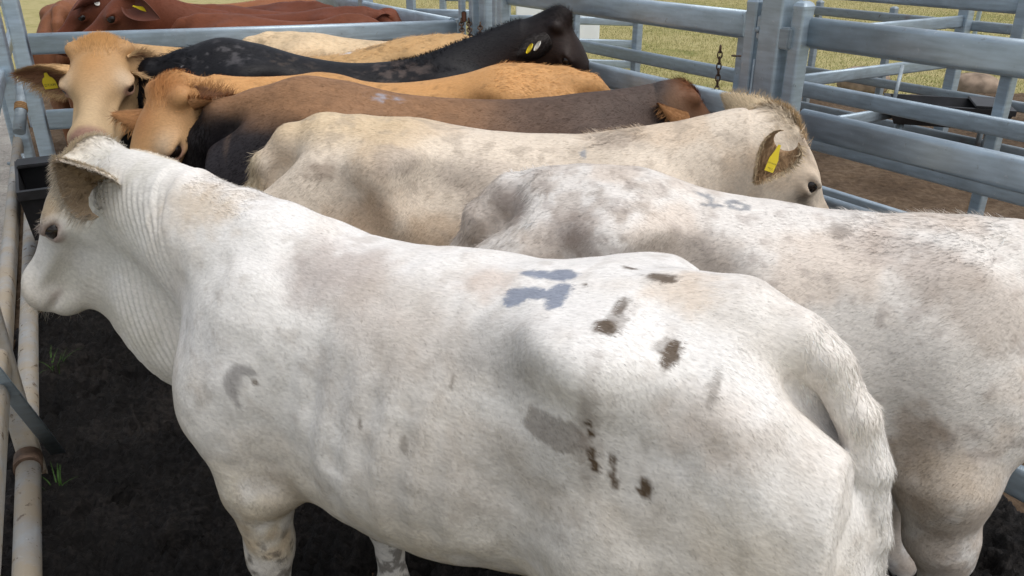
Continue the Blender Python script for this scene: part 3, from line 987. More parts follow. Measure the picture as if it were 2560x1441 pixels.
# ------------------------------------------------------------------ fences and gates
# the yard's long fences all run the same way; a rail at photo column x is K / x metres off
def on_line(K, px, z):
    """point of the fence with constant K above photo column px, at height z"""
    d = K / px
    x = (px - 1280) / 2000.0 * d
    c, s = math.cos(PITCH), math.sin(PITCH)
    u = ((z - CAM_Z) / d + s) / c
    return Vector((x, d * (c + u * s), z))
def line_xy(K, px):
    v = on_line(K, px, 1.5); return v.x, v.y
LINE_RZ = math.atan2(1.0947, -.64)

def fence(name, label, K, px0, px1, tops, posts, cat='fence', mat=M_STEEL, h=.115, t=.045, top=1.75, pw=.09, stile=False):
    x, y = line_xy(K, (px0 + px1) / 2)
    root = empty(name, (x, y, 0)); tag(root, label, cat)
    for z in tops:
        bar('rail', on_line(K, px0, z - h / 2), on_line(K, px1, z - h / 2), h, t, mat, root)
    for px in posts:
        x, y = line_xy(K, px)
        post('post', x, y, -.05, top, pw, mat, root, True, LINE_RZ)
    return root
KG, K2, K3 = 6600.0, 12000.0, 19500.0
TOPS = (1.685, 1.34, 1.04, .73, .43)

# near right gate and the next one, hung on one heavy post
def stock_gate(label, px0, px1, latch_at, stiles):
    x, y = line_xy(KG, (px0 + px1) / 2)
    root = empty('gate', (x, y, 0)); tag(root, label, 'gate', 'gates of the front pen')
    for z in TOPS:
        bar('rail', on_line(KG, px0, z - .0575), on_line(KG, px1, z - .0575), .115, .045, M_STEEL, root, .02)
    for px in stiles:
        x, y = line_xy(KG, px)
        post('stile', x, y, .18, 1.715, .066, M_STEEL, root, True, LINE_RZ)
    return root
g2 = stock_gate('near steel gate at the right, hung on the right of the heavy post', 2005, 2980, None, (1990, 2985))
g1 = stock_gate('steel gate between the heavy post and the corner posts, latched by a chain', 1268, 1868, None, (1258, 1878))
# a light stile in the middle of the far gate's neighbour
x, y = line_xy(KG, 1937)
hp = empty('gate_post', (x, y, 0)); tag(hp, 'heavy galvanised post between the two right-hand gates', 'post')
post('post', x, y, -.05, 2.35, .118, M_STEEL, hp, True, LINE_RZ)
d_ = Vector((math.cos(LINE_RZ), math.sin(LINE_RZ), 0))
nrm_ = Vector((-d_.y, d_.x, 0))
if nrm_.y > 0: nrm_ = -nrm_
for z in (1.60, .55):
    box('hinge', Vector((x, y, z)) - d_ * .075 + nrm_ * .03, (.06, .05, .085), M_STEEL_OLD, hp, LINE_RZ)
box('hinge', Vector((x, y, 1.665)) - d_ * .105 + nrm_ * .0, (.05, .055, .075), M_STEEL, hp, LINE_RZ)
box('latch_plate', Vector((x, y, 1.63)) + d_ * .072 + nrm_ * .035, (.035, .012, .10), M_STEEL, hp, LINE_RZ)
bv, bf = ball(.013, 8, 6)
o = mesh_obj('bolt', bv, bf, M_STEEL_OLD, hp, True); o.location = Vector((0, 0, 1.62)) + d_ * .072 + nrm_ * .045
bar('locating_strip', Vector((x, y, .2)) + d_ * .066 + nrm_ * .05, Vector((x, y, 1.5)) + d_ * .066 + nrm_ * .05, .012, .012, M_STEEL_OLD, hp)

# chain hanging on the far gate
p = on_line(KG, 1822, 1.53) + nrm_ * .05
ch = empty('hanging_chain', p); tag(ch, 'short chain hanging from the top rail beside the heavy post', 'chain')
chain_links(p, p + Vector((.005, .0, -.28)), 11, M_CHAIN, ch, .016)
x, y = line_xy(KG, 1838)
lp = empty('latch_post', (x, y, 0)); tag(lp, 'slim post behind the far gate\'s right end', 'post')
post('post', x + .09, y + .16, -.05, 1.60, .065, M_STEEL, lp, False, LINE_RZ)
for z in (1.36, .9):
    chain_links(on_line(KG, 1832, z + .13) , on_line(KG, 1848, z + .12) + Vector((.06, .1, 0)), 4, M_CHAIN, lp, .014)

# corner posts at the far end
cg = empty('corner_post', at(1225, 90, 5.62) * 1.0); cg.location.z = 0
tag(cg, 'wide pair of corner posts where the back rail meets the right fence', 'post')
for px, d, w in ((1218, 5.68, .085), (1243, 5.52, .055), (1186, 5.75, .06)):
    v = at(px, 90, d); post('post', v.x, v.y, -.05, 2.3, w, M_STEEL, cg, False, LINE_RZ)
v = at(1156, 60, 5.80)
cp = empty('chain_post', (v.x, v.y, 0)); tag(cp, 'slim post wrapped with rusty chain at the right end of the back rail', 'post')
post('post', v.x, v.y, -.05, 2.3, .045, M_STEEL, cp, False, LINE_RZ)
for a, b, n in (((1153, 48, 5.70), (1158, 118, 5.62), 9), ((1172, 48, 5.68), (1176, 118, 5.60), 9), ((1201, 58, 5.55), (1199, 112, 5.5), 7), ((1158, 112, 5.62), (1176, 112, 5.6), 3)):
    chain_links(at(*a), at(*b), n, M_CHAIN, cp, .024, .006)
box('latch_tab', at(1160, 42, 5.68), (.035, .012, .075), plain_mat('rusted_plate', (.13, .05, .028), .7), cp)

# back rail of the front pen
A, B = at(72, 92, 5.05), at(1152, 70, 5.85)
br = empty('back_gate', ((A.x + B.x) / 2, (A.y + B.y) / 2, 0)); tag(br, 'long galvanised gate across the back of the front pen', 'gate', None)
for z in (1.415, .935, .50):
    a, b = Vector((A.x, A.y, z - .065)), Vector((B.x, B.y, z - .065))
    bar('rail', a, b, .13, .05, M_STEEL if z > .6 else M_STEEL_OLD, br, .022)
rz_b = math.atan2(B.y - A.y, B.x - A.x)
post('stile', A.x - .06, A.y, .12, 2.0, .085, M_STEEL, br, True, rz_b)
post('stile', B.x - .015, B.y, .12, 1.42, .06, M_STEEL, br, False, rz_b)
v = at(2, 120, 5.75)
lp2 = empty('end_post', (v.x, v.y, 0)); tag(lp2, 'post behind the back gate\'s left stile', 'post')
post('post', v.x, v.y, -.05, 1.95, .09, M_STEEL, lp2, True, rz_b)

# middle fence beyond the right gates, then the cross fence and the far line
fence('steel_fence', 'steel rail fence just beyond the near right gate', K2, 1250, 3900, (1.67, 1.325, .985, .64, .31), (1420, 1442, 1600, 1905, 2555, 3180, 3890), top=1.72, pw=.075)
fence('steel_fence', 'farthest rail fence in front of the grass on the right', K3, 1900, 3600, (1.19, .52, .12), (2060, 2248, 2432, 2900, 3590), top=1.22, pw=.07, h=.10, mat=M_STEEL_OLD)
def cross(label, a, b, tops, posts=(), h=.115, mat=M_STEEL, top=1.4, pw=.09, name='cross_fence'):
    a, b = Vector(a), Vector(b)
    root = empty(name, ((a.x + b.x) / 2, (a.y + b.y) / 2, 0)); tag(root, label, 'fence')
    for z in tops:
        bar('rail', Vector((a.x, a.y, z - h / 2)), Vector((b.x, b.y, z - h / 2)), h, .045, mat, root)
    for f in posts:
        p = a.lerp(b, f); post('post', p.x, p.y, -.05, top, pw, mat, root, True, math.atan2(b.y - a.y, b.x - a.x))
    return root
cross('cross fence of three rails running to the thick post in the black trough', at(1995, 160, 7.0), at(2392, 140, 8.15), (1.24, .85, .42), (0.0, 1.0), top=1.32, pw=.11)
cross('low cross fence in front of the white tank', at(1110, 90, 12.3), at(1596, 90, 11.6), (1.16, .87, .56, .27), (0, .34, 1.0), top=1.3)
cross('distant small gate standing in the dry grass', at(2440, 70, 13.5), at(2720, 90, 12.2), (1.05, .35), (0, .5, 1), top=1.12, pw=.06, h=.09)
a, b = on_line(KG, 700, 1.44), on_line(KG, 1130, 1.44)
fn = empty('red_pen_fence', (a.x, a.y, 0)); tag(fn, 'rail fence along the right of the red cattle\'s pen', 'fence')
for z in (1.43, 1.06, .7): bar('rail', on_line(KG, 640, z - .0575), on_line(KG, 1130, z - .0575), .115, .05, M_STEEL, fn)
for px in (912,):
    x, y = line_xy(KG, px); post('post', x, y, -.05, 2.0, .11, M_STEEL, fn, True, LINE_RZ)
cross('rail fence behind the red cattle, left of the corner posts', at(1030, 60, 9.0), at(1210, 60, 8.8), (1.22, .8), (0, 1), top=1.9, name='cross_fence')

# left fence
def left_pt(y, z, off=0.0): return Vector((fence_x(y) + off, y, z))
lf = empty('left_fence', (fence_x(4.0), 4.0, 0)); tag(lf, 'muddy steel rail fence along the left edge', 'fence')
bar('pipe', left_pt(1.2, .13), left_pt(2.55, .13), .085, .085, M_STEEL_MUD, lf, .0424, n=5)
bar('pipe', left_pt(2.75, .16), left_pt(6.4, .16), .085, .085, M_STEEL_MUD, lf, .0424, n=5)
bar('rail', left_pt(1.2, .55), left_pt(6.0, .55), .11, .06, M_STEEL_MUD, lf, .028)
bar('rail', left_pt(1.2, 1.05), left_pt(9.0, 1.05), .11, .06, M_STEEL, lf, .028)
bar('rail', left_pt(1.2, 1.45), left_pt(9.0, 1.45), .11, .06, M_STEEL, lf, .028)
for yy in (2.62, 6.05, 9.0):
    x = fence_x(yy); post('post', x, yy, -.05, 1.55, .08 if yy < 3 else .11, M_STEEL if yy > 3 else M_STEEL_MUD, lf, True, LINE_RZ)
bar('brace', left_pt(2.05, 1.05, -.03), left_pt(2.72, .05, .10), .010, .055, M_STEEL, lf, .004)
bar('coupling', left_pt(2.50, .135), left_pt(2.57, .135), .10, .10, M_CHAIN, lf, .049, n=5)
for yy, z in ((5.35, .55),):
    bar('clamp', left_pt(yy, z, -.06), left_pt(yy, z, .07), .022, .022, M_STEEL_OLD, lf)
    bar('clamp', left_pt(yy, z + .07, .055), left_pt(yy, z - .13, .075), .02, .02, M_STEEL_OLD, lf)
sp = empty('pipe_stub', at(55, 270, 5.5)); sp.location.z = 0
tag(sp, 'short upright pipe with twine round it by the back gate', 'pipe')
a, b = at(57, 213, 5.5), at(48, 330, 5.35)
bar('pipe', a, b, .075, .075, M_STEEL_OLD, sp, .037, up=(0, 1, 0), n=5)
for k in range(4):
    c = a.lerp(b, .42 + .035 * k); bar('twine', c, c + (b - a) * .03, .082, .082, plain_mat('twine', (.30, .17, .07), .9) if k == 0 else bpy.data.materials['twine'], sp, .040, up=(0, 1, 0), n=4)

# troughs
def trough(label, c, L, W, z0, z1, rz):
    root = empty('trough', (c[0], c[1], 0)); tag(root, label, 'trough')
    import bmesh
    V, F = [], []
    wl = .03
    prof = [(0.86, z0, 0), (1.0, z1 - .05, 0), (1.04, z1 - .05, 0), (1.04, z1, 0), (1.0 - wl * 2.2, z1, 0), (.84, z0 + .12, 0)]
    for f, z, _ in prof:
        for sx, sy in ((-1, -1), (1, -1), (1, 1), (-1, 1)):
            x, y = sx * L / 2 * f, sy * (W / 2 * f if f >= .99 or True else W / 2)
            V.append((x * math.cos(rz) - y * math.sin(rz), x * math.sin(rz) + y * math.cos(rz), z))
    n = len(prof)
    for q in range(n - 1):
        for i in range(4): F.append((q * 4 + i, q * 4 + (i + 1) % 4, (q + 1) * 4 + (i + 1) % 4, (q + 1) * 4 + i))
    F += [(3, 2, 1, 0), tuple((n - 1) * 4 + i for i in range(4))]
    mesh_obj('basin', V, F, M_BLACK_PLASTIC, root)
    c1 = Vector((c[0], c[1], 0)); dx = Vector((math.cos(rz), math.sin(rz), 0))
    box('float_cover', c1 + dx * L * .33 + Vector((0, 0, z1 + .012)), (L * .26, W * .96, .022), M_BLACK_PLASTIC, root, rz)
    for s in (-1, 1):
        for w in (-1, 1):
            p = c1 + dx * (s * L * .36) + Vector((-dx.y, dx.x, 0)) * (w * W * .3)
            bar('leg', p + Vector((0, 0, -.03)), p + Vector((0, 0, z0 + .02)), .05, .05, M_STEEL_OLD, root, up=(1, 0, 0))
    return root
trough('black water trough behind the white cow\'s head by the left fence', (at(112, 420, 4.65).x, at(112, 420, 4.65).y), .72, .30, .42, .72, math.atan2(1.0947, -.64))
trough('black water trough round the thick post beyond the right gates', (at(2365, 265, 7.75).x, at(2365, 265, 7.75).y), 1.05, .55, .30, .50, -.35)
bar('brace', at(2256, 165, 7.2), at(2236, 248, 7.1), .03, .035, M_STEEL_OLD, None); bpy.context.scene.objects['brace.001'].name = 'stay_bar'
tag(bpy.data.objects['stay_bar'], 'thin rusty upright bar left of the far trough', 'bar')

# stones, white tank
def rock(label, c, s, seed):
    bv, bf = ball(1.0, 18, 12)
    V = np.array(bv, dtype=np.float32)
    n = fbm(V, 1.3, 4, seed)[:, None]
    V = np.sign(V) * np.abs(V) ** .75 * (.75 + .5 * n) * np.array(s)
    V[:, 2] = np.maximum(V[:, 2], -s[2] * .6)
    o = mesh_obj('rock', [tuple(v) for v in V], bf, M_ROCK, None, True)
    o.location = c; tag(o, label, 'rock', None)
for lb, px, py, d, s, sd in (('broad flat brown stone in the grass left of the thick post', 2158, 192, 11.6, (.36, .26, .20), 3), ('dark brown stone in the grass right of the thick post', 2440, 208, 11.2, (.32, .26, .19), 8), ('small stone half hidden behind the heavy gate post', 1958, 155, 12.3, (.2, .2, .13), 15)):
    v = at(px, py, d); rock(lb, (v.x, v.y, .0), s, sd)
v0, v1 = at(1290, 92, 16.2), at(1506, 92, 15.6)
wt = empty('white_tank', ((v0.x + v1.x) / 2, v0.y + .4, 0)); tag(wt, 'pale blue-white boxy tank standing on the grass beyond the fences', 'tank')
box('tank_wall', (wt.location.x, wt.location.y, .62), (v1.x - v0.x, .9, 1.5), M_WHITE_BOX, wt, 0, None, .02)
box('lid', (wt.location.x, wt.location.y, 1.39), (v1.x - v0.x + .06, .96, .05), M_WHITE_BOX, wt, 0, None, .01)

# walkway and gravel outside the left fence
g = mesh_obj('gravel_path', [(-9, .5, .022), (fence_x(.5) - .12, .5, .022), (fence_x(12) - .12, 12, .022), (-14, 12, .022)], [(0, 1, 2, 3)], M_GRAVEL); g['kind'] = 'structure'

# ------------------------------------------------------------------ grass
def blades(n, xr, yr, hmin, hmax, wd, keep, cols, name='grass', seed=1):
    rg = np.random.default_rng(seed)
    P = np.stack([rg.uniform(*xr, n), rg.uniform(*yr, n), np.full(n, -.14)], 1)
    w = keep(P); P = P[rg.random(n) < w]; n = len(P)
    h = rg.uniform(hmin, hmax, n) * (.5 + fbm(P, .8, 3))
    a = rg.uniform(0, 2 * math.pi, n); s = np.stack([np.cos(a), np.sin(a), np.zeros(n)], 1) * wd
    b = rg.normal(0, .45, (n, 3)) * h[:, None]; b[:, 2] = h
    V = np.stack([P - s, P + s, P + b], 1).reshape(-1, 3).astype(np.float32)
    t = np.clip(fbm(P, .35, 3, 5) * 1.6 - .3 + rg.normal(0, .18, n), 0, 1)[:, None]
    c = np.array(cols[0]) * (1 - t) + np.array(cols[1]) * t
    o = mesh_obj(name, V, np.arange(3 * n).reshape(n, 3), M_HAIR)
    set_col(o.data, np.repeat(c, 3, axis=0))
    o['kind'] = 'stuff'
    return o
blades(330000, (-9, 15), (10.8, 30), .02, .06, .0045, lambda P: np.clip(1.4 - P[:, 1] / 30, .1, 1) * (np.abs(P[:, 0]) < P[:, 1] * .72), ((.42, .37, .19), (.28, .305, .11)))
# green tufts sprouting by the pipe and under the far gate
def tuft(label, c, n, h, seed, spread=.05):
    rg = np.random.default_rng(seed); V, F = [], []
    for i in range(n):
        a = rg.uniform(0, 2 * math.pi); d = Vector((math.cos(a), math.sin(a), 0)); s = Vector((-d.y, d.x, 0)) * .0032
        p = Vector(c) + d * rg.uniform(0, spread); L = h * rg.uniform(.6, 1.2); out = rg.uniform(.3, 1.1)
        b = len(V)
        for k in range(5):
            t = k / 4; q = p + d * (L * out * t * t) + Vector((0, 0, L * (t - .45 * t * t * out)))
            w = s * (1 - t * .9); V += [q - w, q + w]
        F += [(b + 2 * k, b + 2 * k + 1, b + 2 * k + 3, b + 2 * k + 2) for k in range(4)]
    o = mesh_obj('grass_tuft', V, F, M_TUFT, None, True); tag(o, label, 'grass tuft')
M_TUFT = plain_mat('fresh_grass', (.055, .13, .022), .6, 0, .3, 8, .4)
v = at(112, 852, 3.9); tuft('green grass tuft beside the muddy pipe below the white cow\'s chin', (v.x, v.y, 0.0), 16, .13, 1)
v = at(118, 1128, 3.05); tuft('small green grass tuft beside the pipe in the black mud', (v.x, v.y, 0.0), 8, .10, 2)
v = at(2112, 512, 6.3); tuft('green weeds at the foot of the fence right of the cream cow', (v.x, v.y, 0.0), 60, .12, 3, .16)
# ------------------------------------------------------------------ the herd
A3 = lambda *c: np.array(c, dtype=np.float32)
def mix(c, col, w):
    return c * (1 - w[:, None]) + np.array(col, dtype=np.float32)[None] * w[:, None]
def blob(L, c, r, amp=.35, sharp=.25, off=0.0, nf=1.0):
    r = np.array(r if hasattr(r, '__len__') else (r, r, r))
    q = (L - np.array(c)) / r
    d = np.sqrt((q ** 2).sum(1))
    near = d < 2.2
    w = np.zeros(len(L), dtype=np.float32)
    if near.any():
        n = fbm(L[near], nf * 1.6 / r.min(), 3, off + c[0] * 31)
        w[near] = sstep(1 + sharp, 1 - sharp, d[near] + amp * 2 * (n - .5))
    return w
def stroke(L, pts, w, amp=.5):
    """painted or branded line along x, y points on the back"""
    p = L[:, :2]; d = np.full(len(L), 9.0)
    for a, b in zip(pts[:-1], pts[1:]):
        a, b = np.array(a), np.array(b); ab = b - a
        t = np.clip(((p - a) @ ab) / (ab @ ab), 0, 1)
        d = np.minimum(d, np.linalg.norm(p - a - t[:, None] * ab, axis=1))
    d = d / w
    near = (d < 2.5) & (L[:, 2] > 1.15)
    r = np.zeros(len(L), dtype=np.float32)
    if near.any():
        r[near] = sstep(1.25, .75, d[near] + amp * 2 * (fbm(L[near], 45, 2, 5) - .5))
    return r
def ramp(x, a, b): return sstep(a, b, x)

HERD = []; SPECS = []
def beast(**P):
    P['name'] = 'cow'
    if 'poll_w' in P:
        P['poll'] = w2l(P, P['poll_w'])
        if 'muz_w' in P: P['muzzle'] = w2l(P, P['muz_w'])
        else: P['muzzle'] = P['poll'] + d2l(P, P['face'])
    if 'neck_w' in P: P['neck'] = w2l(P, P['neck_w'])
    P['_M'] = head_matrix(P['poll'], P['muzzle'], roll=P.get('roll', 0.0))
    SPECS.append(P)
    HERD.append(make_cow(P))
    return HERD[-1]

def g3(H, c, r): return np.exp(-(((H - np.array(c)) / np.array(r)) ** 2).sum(1))
def tail_w(L): return ((L[:, 0] < -.80) & (np.abs(L[:, 1] - .03) < .13) & (L[:, 2] < 1.27)).astype(np.float32) * sstep(-.82, -.87, L[:, 0])
def crest_w(L, N, x0, x1, t=.75): return ((L[:, 0] > x0) & (L[:, 0] < x1) & (N[:, 2] > t)).astype(np.float32)
def head_hair(H, N, n, ln=.05, wd=.0022, vec=None):
    return (g3(H, (.01, 0, .01), (.06, .05, .05)), n, ln, wd, .55, .3, vec)

# --- white cow in front
def coat_front(L, N, H):
    n1 = fbm(L, 5, 4, 1); n2 = fbm(L, 11, 4, 9); n3 = fbm(L, 26, 3, 17)
    c = np.tile(A3(.80, .78, .75), (len(L), 1))
    c = mix(c, (.70, .63, .55), .4 * ramp(n1, .46, .66))
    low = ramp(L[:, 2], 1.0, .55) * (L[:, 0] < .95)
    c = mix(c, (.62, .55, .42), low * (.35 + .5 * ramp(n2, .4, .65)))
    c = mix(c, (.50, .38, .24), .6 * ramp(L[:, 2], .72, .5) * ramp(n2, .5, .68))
    hd = ramp(L[:, 0], .75, 1.05)
    c = mix(c, (.62, .595, .53), hd * (.5 + .4 * ramp(n2, .4, .6)))
    c = mix(c, (.42, .37, .32), .3 * ramp(n3, .58, .75) * (1 - hd))
    # dried dirt rubbed into the coat, with hollow shade painted into the grey patches
    for q, r, col, s in [((.27, .11, 1.27), (.11, .10, .07), (.36, .29, .25), .75), ((.17, .16, 1.235), (.10, .08, .09), (.46, .40, .36), .5), ((.33, .14, 1.25), (.06, .06, .05), (.40, .36, .34), .5),
                         ((-.10, .08, 1.30), (.06, .05, .05), (.52, .38, .28), .55), ((.05, .18, 1.22), (.13, .1, .12), (.48, .41, .34), .5),
                         ((.16, .24, 1.13), (.10, .08, .14), (.50, .46, .42), .45), ((-.03, .21, 1.19), (.10, .08, .09), (.48, .43, .38), .5),
                         ((-.22, .2, 1.23), (.13, .08, .07), (.37, .35, .33), .62), ((-.10, .27, .98), (.18, .1, .12), (.50, .44, .37), .5),
                         ((-.50, .26, 1.12), (.10, .1, .13), (.45, .44, .43), .5), ((-.55, .27, .95), (.2, .1, .12), (.46, .41, .33), .5), ((-.62, .23, 1.19), (.09, .08, .06), (.54, .44, .36), .5),
                         ((.40, .27, .95), (.07, .1, .12), (.52, .51, .48), .4), ((-.49, .05, 1.36), (.06, .05, .05), (.66, .52, .38), .6), ((.71, .05, 1.33), (.12, .07, .06), (.56, .44, .30), .7),
                         ((-.30, .25, 1.04), (.10, .06, .06), (.42, .40, .37), .5), ((.40, .20, .70), (.07, .08, .08), (.50, .42, .33), .6), ((-.75, .2, .95), (.12, .15, .12), (.52, .45, .34), .5)]:
        c = mix(c, col, .8 * s * blob(L, q, r, .6, .6, 2))
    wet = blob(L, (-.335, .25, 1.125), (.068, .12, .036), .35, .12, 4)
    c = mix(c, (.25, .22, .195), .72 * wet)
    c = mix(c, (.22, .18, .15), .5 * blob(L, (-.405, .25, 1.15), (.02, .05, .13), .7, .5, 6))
    # splashes of dung
    for q, r, s in [((-.398, .186, 1.314), (.022, .022, .022), .95), ((-.408, .155, 1.325), (.018, .035, .03), .5), ((-.402, .12, 1.335), (.011, .03, .02), .75),
                    ((-.445, .03, 1.365), (.034, .014, .03), .9), ((-.517, .178, 1.293), (.014, .05, .02), .95), ((-.505, .165, 1.30), (.02, .02, .02), .5), ((-.373, -.010, 1.362), (.016, .008, .02), .9),
                    ((-.405, .267, 1.168), (.006, .09, .007), 1), ((-.411, .262, 1.145), (.005, .09, .010), 1), ((-.414, .262, 1.10), (.007, .09, .020), 1), ((-.420, .263, 1.075), (.009, .09, .013), 1),
                    ((-.449, .263, 1.095), (.005, .09, .014), .9), ((-.452, .265, 1.065), (.007, .09, .016), .9), ((-.458, .266, 1.045), (.006, .09, .010), .9), ((-.512, .267, 1.052), (.016, .09, .017), 1),
                    ((.405, .266, 1.027), (.008, .09, .008), .8), ((-.16, .17, 1.29), (.006, .006, .006), .7), ((-.31, .07, 1.34), (.006, .006, .006), .9), ((-.60, .17, 1.25), (.010, .09, .03), .45),
                    ((.10, .255, 1.02), (.006, .09, .014), .6), ((-.01, .26, 1.0), (.012, .09, .02), .45), ((-.10, .22, 1.15), (.004, .09, .016), .5)]:
        c = mix(c, (.095, .066, .042), s * blob(L, q, r, .5, .2, 7, 1.3))
    arc = blob(L, (.432, .27, 1.01), (.05, .06, .055), .25, .14, 8) * (1 - blob(L, (.405, .27, .995), (.042, .08, .050), .2, .15, 8))
    c = mix(c, (.27, .255, .25), .75 * arc)
    c = mix(c, (.13, .11, .09), .75 * ramp(fbm(L, 38, 3, 40), .56, .62) * ramp(L[:, 2], .56, .45) * (L[:, 0] < .9))
    # faded paint brand on the loin
    br = np.maximum.reduce([blob(L, (-.205, .052, 1.335), (.046, .013, .03), .35, .15, 3), blob(L, (-.250, .050, 1.345), (.034, .020, .03), .35, .15, 3),
                            blob(L, (-.215, .108, 1.315), (.062, .016, .03), .35, .15, 5), blob(L, (-.185, .122, 1.30), (.026, .016, .03), .5, .15, 5), blob(L, (-.268, .105, 1.33), (.022, .034, .03), .3, .15, 5), blob(L, (-.277, .135, 1.32), (.017, .018, .03), .4, .15, 5)])
    c = mix(c, (.20, .235, .31), .88 * br)
    # head
    c = mix(c, (.66, .56, .42), .7 * g3(H, (.0, 0, .0), (.08, .09, .05)))
    c = mix(c, (.33, .24, .14), .85 * blob(H, (.142, .085, -.030), (.060, .055, .045), .3, .4))
    c = mix(c, (.30, .20, .17), .8 * blob(H, (.196, .104, -.076), (.042, .03, .034), .15, .35))
    c = mix(c, (.55, .45, .36), .5 * g3(H, (.47, 0, -.10), (.06, .1, .05)))
    c = mix(c, (.32, .24, .20), .6 * g3(H, (.41, .06, -.152), (.03, .03, .012)))  # shade of the mouth gap painted as a darker tone
    return c
def post_front(V, N, H):
    x, z = V[:, 0], V[:, 2]
    m = sstep(.78, .90, x) * sstep(1.25, 1.12, x) * sstep(1.40, 1.24, z) * (H[:, 0] < .34)
    s = (x - .42 * (z - 1.1) + .035 * (fbm(V, 6, 2, 4) - .5)) / .030
    f = np.abs(np.sin(math.pi * s)) ** .6 - .7
    V = V + N * (.0105 * m * f)[:, None]
    V = V + N * ((fbm(V, 5.5, 3, 2) - .5) * .030 * (V[:, 0] < .9) + (fbm(V, 12, 2, 8) - .5) * .010)[:, None]
    m2 = g3(H, (.28, .07, -.22), (.07, .08, .05))                # creases behind the jaw
    V = V + N * (.003 * m2 * (np.abs(np.sin(math.pi * (H[:, 0] - .5 * H[:, 2]) / .026)) ** .6 - .7))[:, None]
    rib = sstep(-.2, -.05, V[:, 0]) * sstep(.38, .25, V[:, 0]) * sstep(.6, .8, z) * sstep(1.2, 1.05, z)
    return V + N * (.0040 * rib * np.sin(2 * math.pi * (V[:, 0] + .15 * z) / .085))[:, None]
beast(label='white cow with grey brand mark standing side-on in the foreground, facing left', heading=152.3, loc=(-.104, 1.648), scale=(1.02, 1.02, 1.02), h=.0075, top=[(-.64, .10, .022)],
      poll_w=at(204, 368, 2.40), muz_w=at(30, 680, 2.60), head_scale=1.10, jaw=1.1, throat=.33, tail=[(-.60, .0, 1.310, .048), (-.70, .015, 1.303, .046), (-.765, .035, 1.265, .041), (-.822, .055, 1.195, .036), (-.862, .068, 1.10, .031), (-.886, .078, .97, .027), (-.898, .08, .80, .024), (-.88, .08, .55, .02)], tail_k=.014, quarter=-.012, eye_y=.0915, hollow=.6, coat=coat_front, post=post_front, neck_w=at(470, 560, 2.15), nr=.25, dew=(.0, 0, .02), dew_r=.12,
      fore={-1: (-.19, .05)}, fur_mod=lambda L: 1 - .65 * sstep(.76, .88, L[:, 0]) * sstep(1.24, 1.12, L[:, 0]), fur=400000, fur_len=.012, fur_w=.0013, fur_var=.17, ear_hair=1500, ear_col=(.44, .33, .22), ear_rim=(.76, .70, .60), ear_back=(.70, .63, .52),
      ears={1: dict(world=1, d=(-.02, -.80, .46), o=(.35, -.45, -.50), L=.165, W=.072, at=(-.02, .128, -.125), fr=1.1), -1: dict(d=(-.2, -1, -.7), o=(.5, 0, .3), L=.15)},
      tags={1: [('flag', dict(pos_w=at(297, 492, 2.10), up=(-.38, .1, .92), nrm=(.95, .42, .2), mat=M_TAG_N, s=.75, label='dark navy ear tag seen edge-on'))]},
      long=lambda L, H, N: [head_hair(H, N, 2000, .026, .0020), (((L[:, 0] < -.72) & (np.abs(L[:, 1] - .05) < .055) & (N[:, 0] < .2) & (L[:, 2] > .5)).astype(np.float32), 4500, .020, .0016, .20, .2, (-.5, .3, -1)), (crest_w(L, N, .58, .80) * (np.abs(H[:, 0]) > .1), 700, .018, .0018, .28, .3, None),
                            (g3(H, (.19, .112, -.052), (.022, .014, .010)), 90, .032, .0012, .5, .1, (.25, .8, -.2)),
                            (g3(H, (.0, .10, -.13), (.05, .05, .05)), 500, .045, .0018, .5, .3, None), (g3(H, (.48, .04, -.14), (.05, .05, .05)), 70, .045, .0009, 1.1, .1, (0, 0, -.3))])

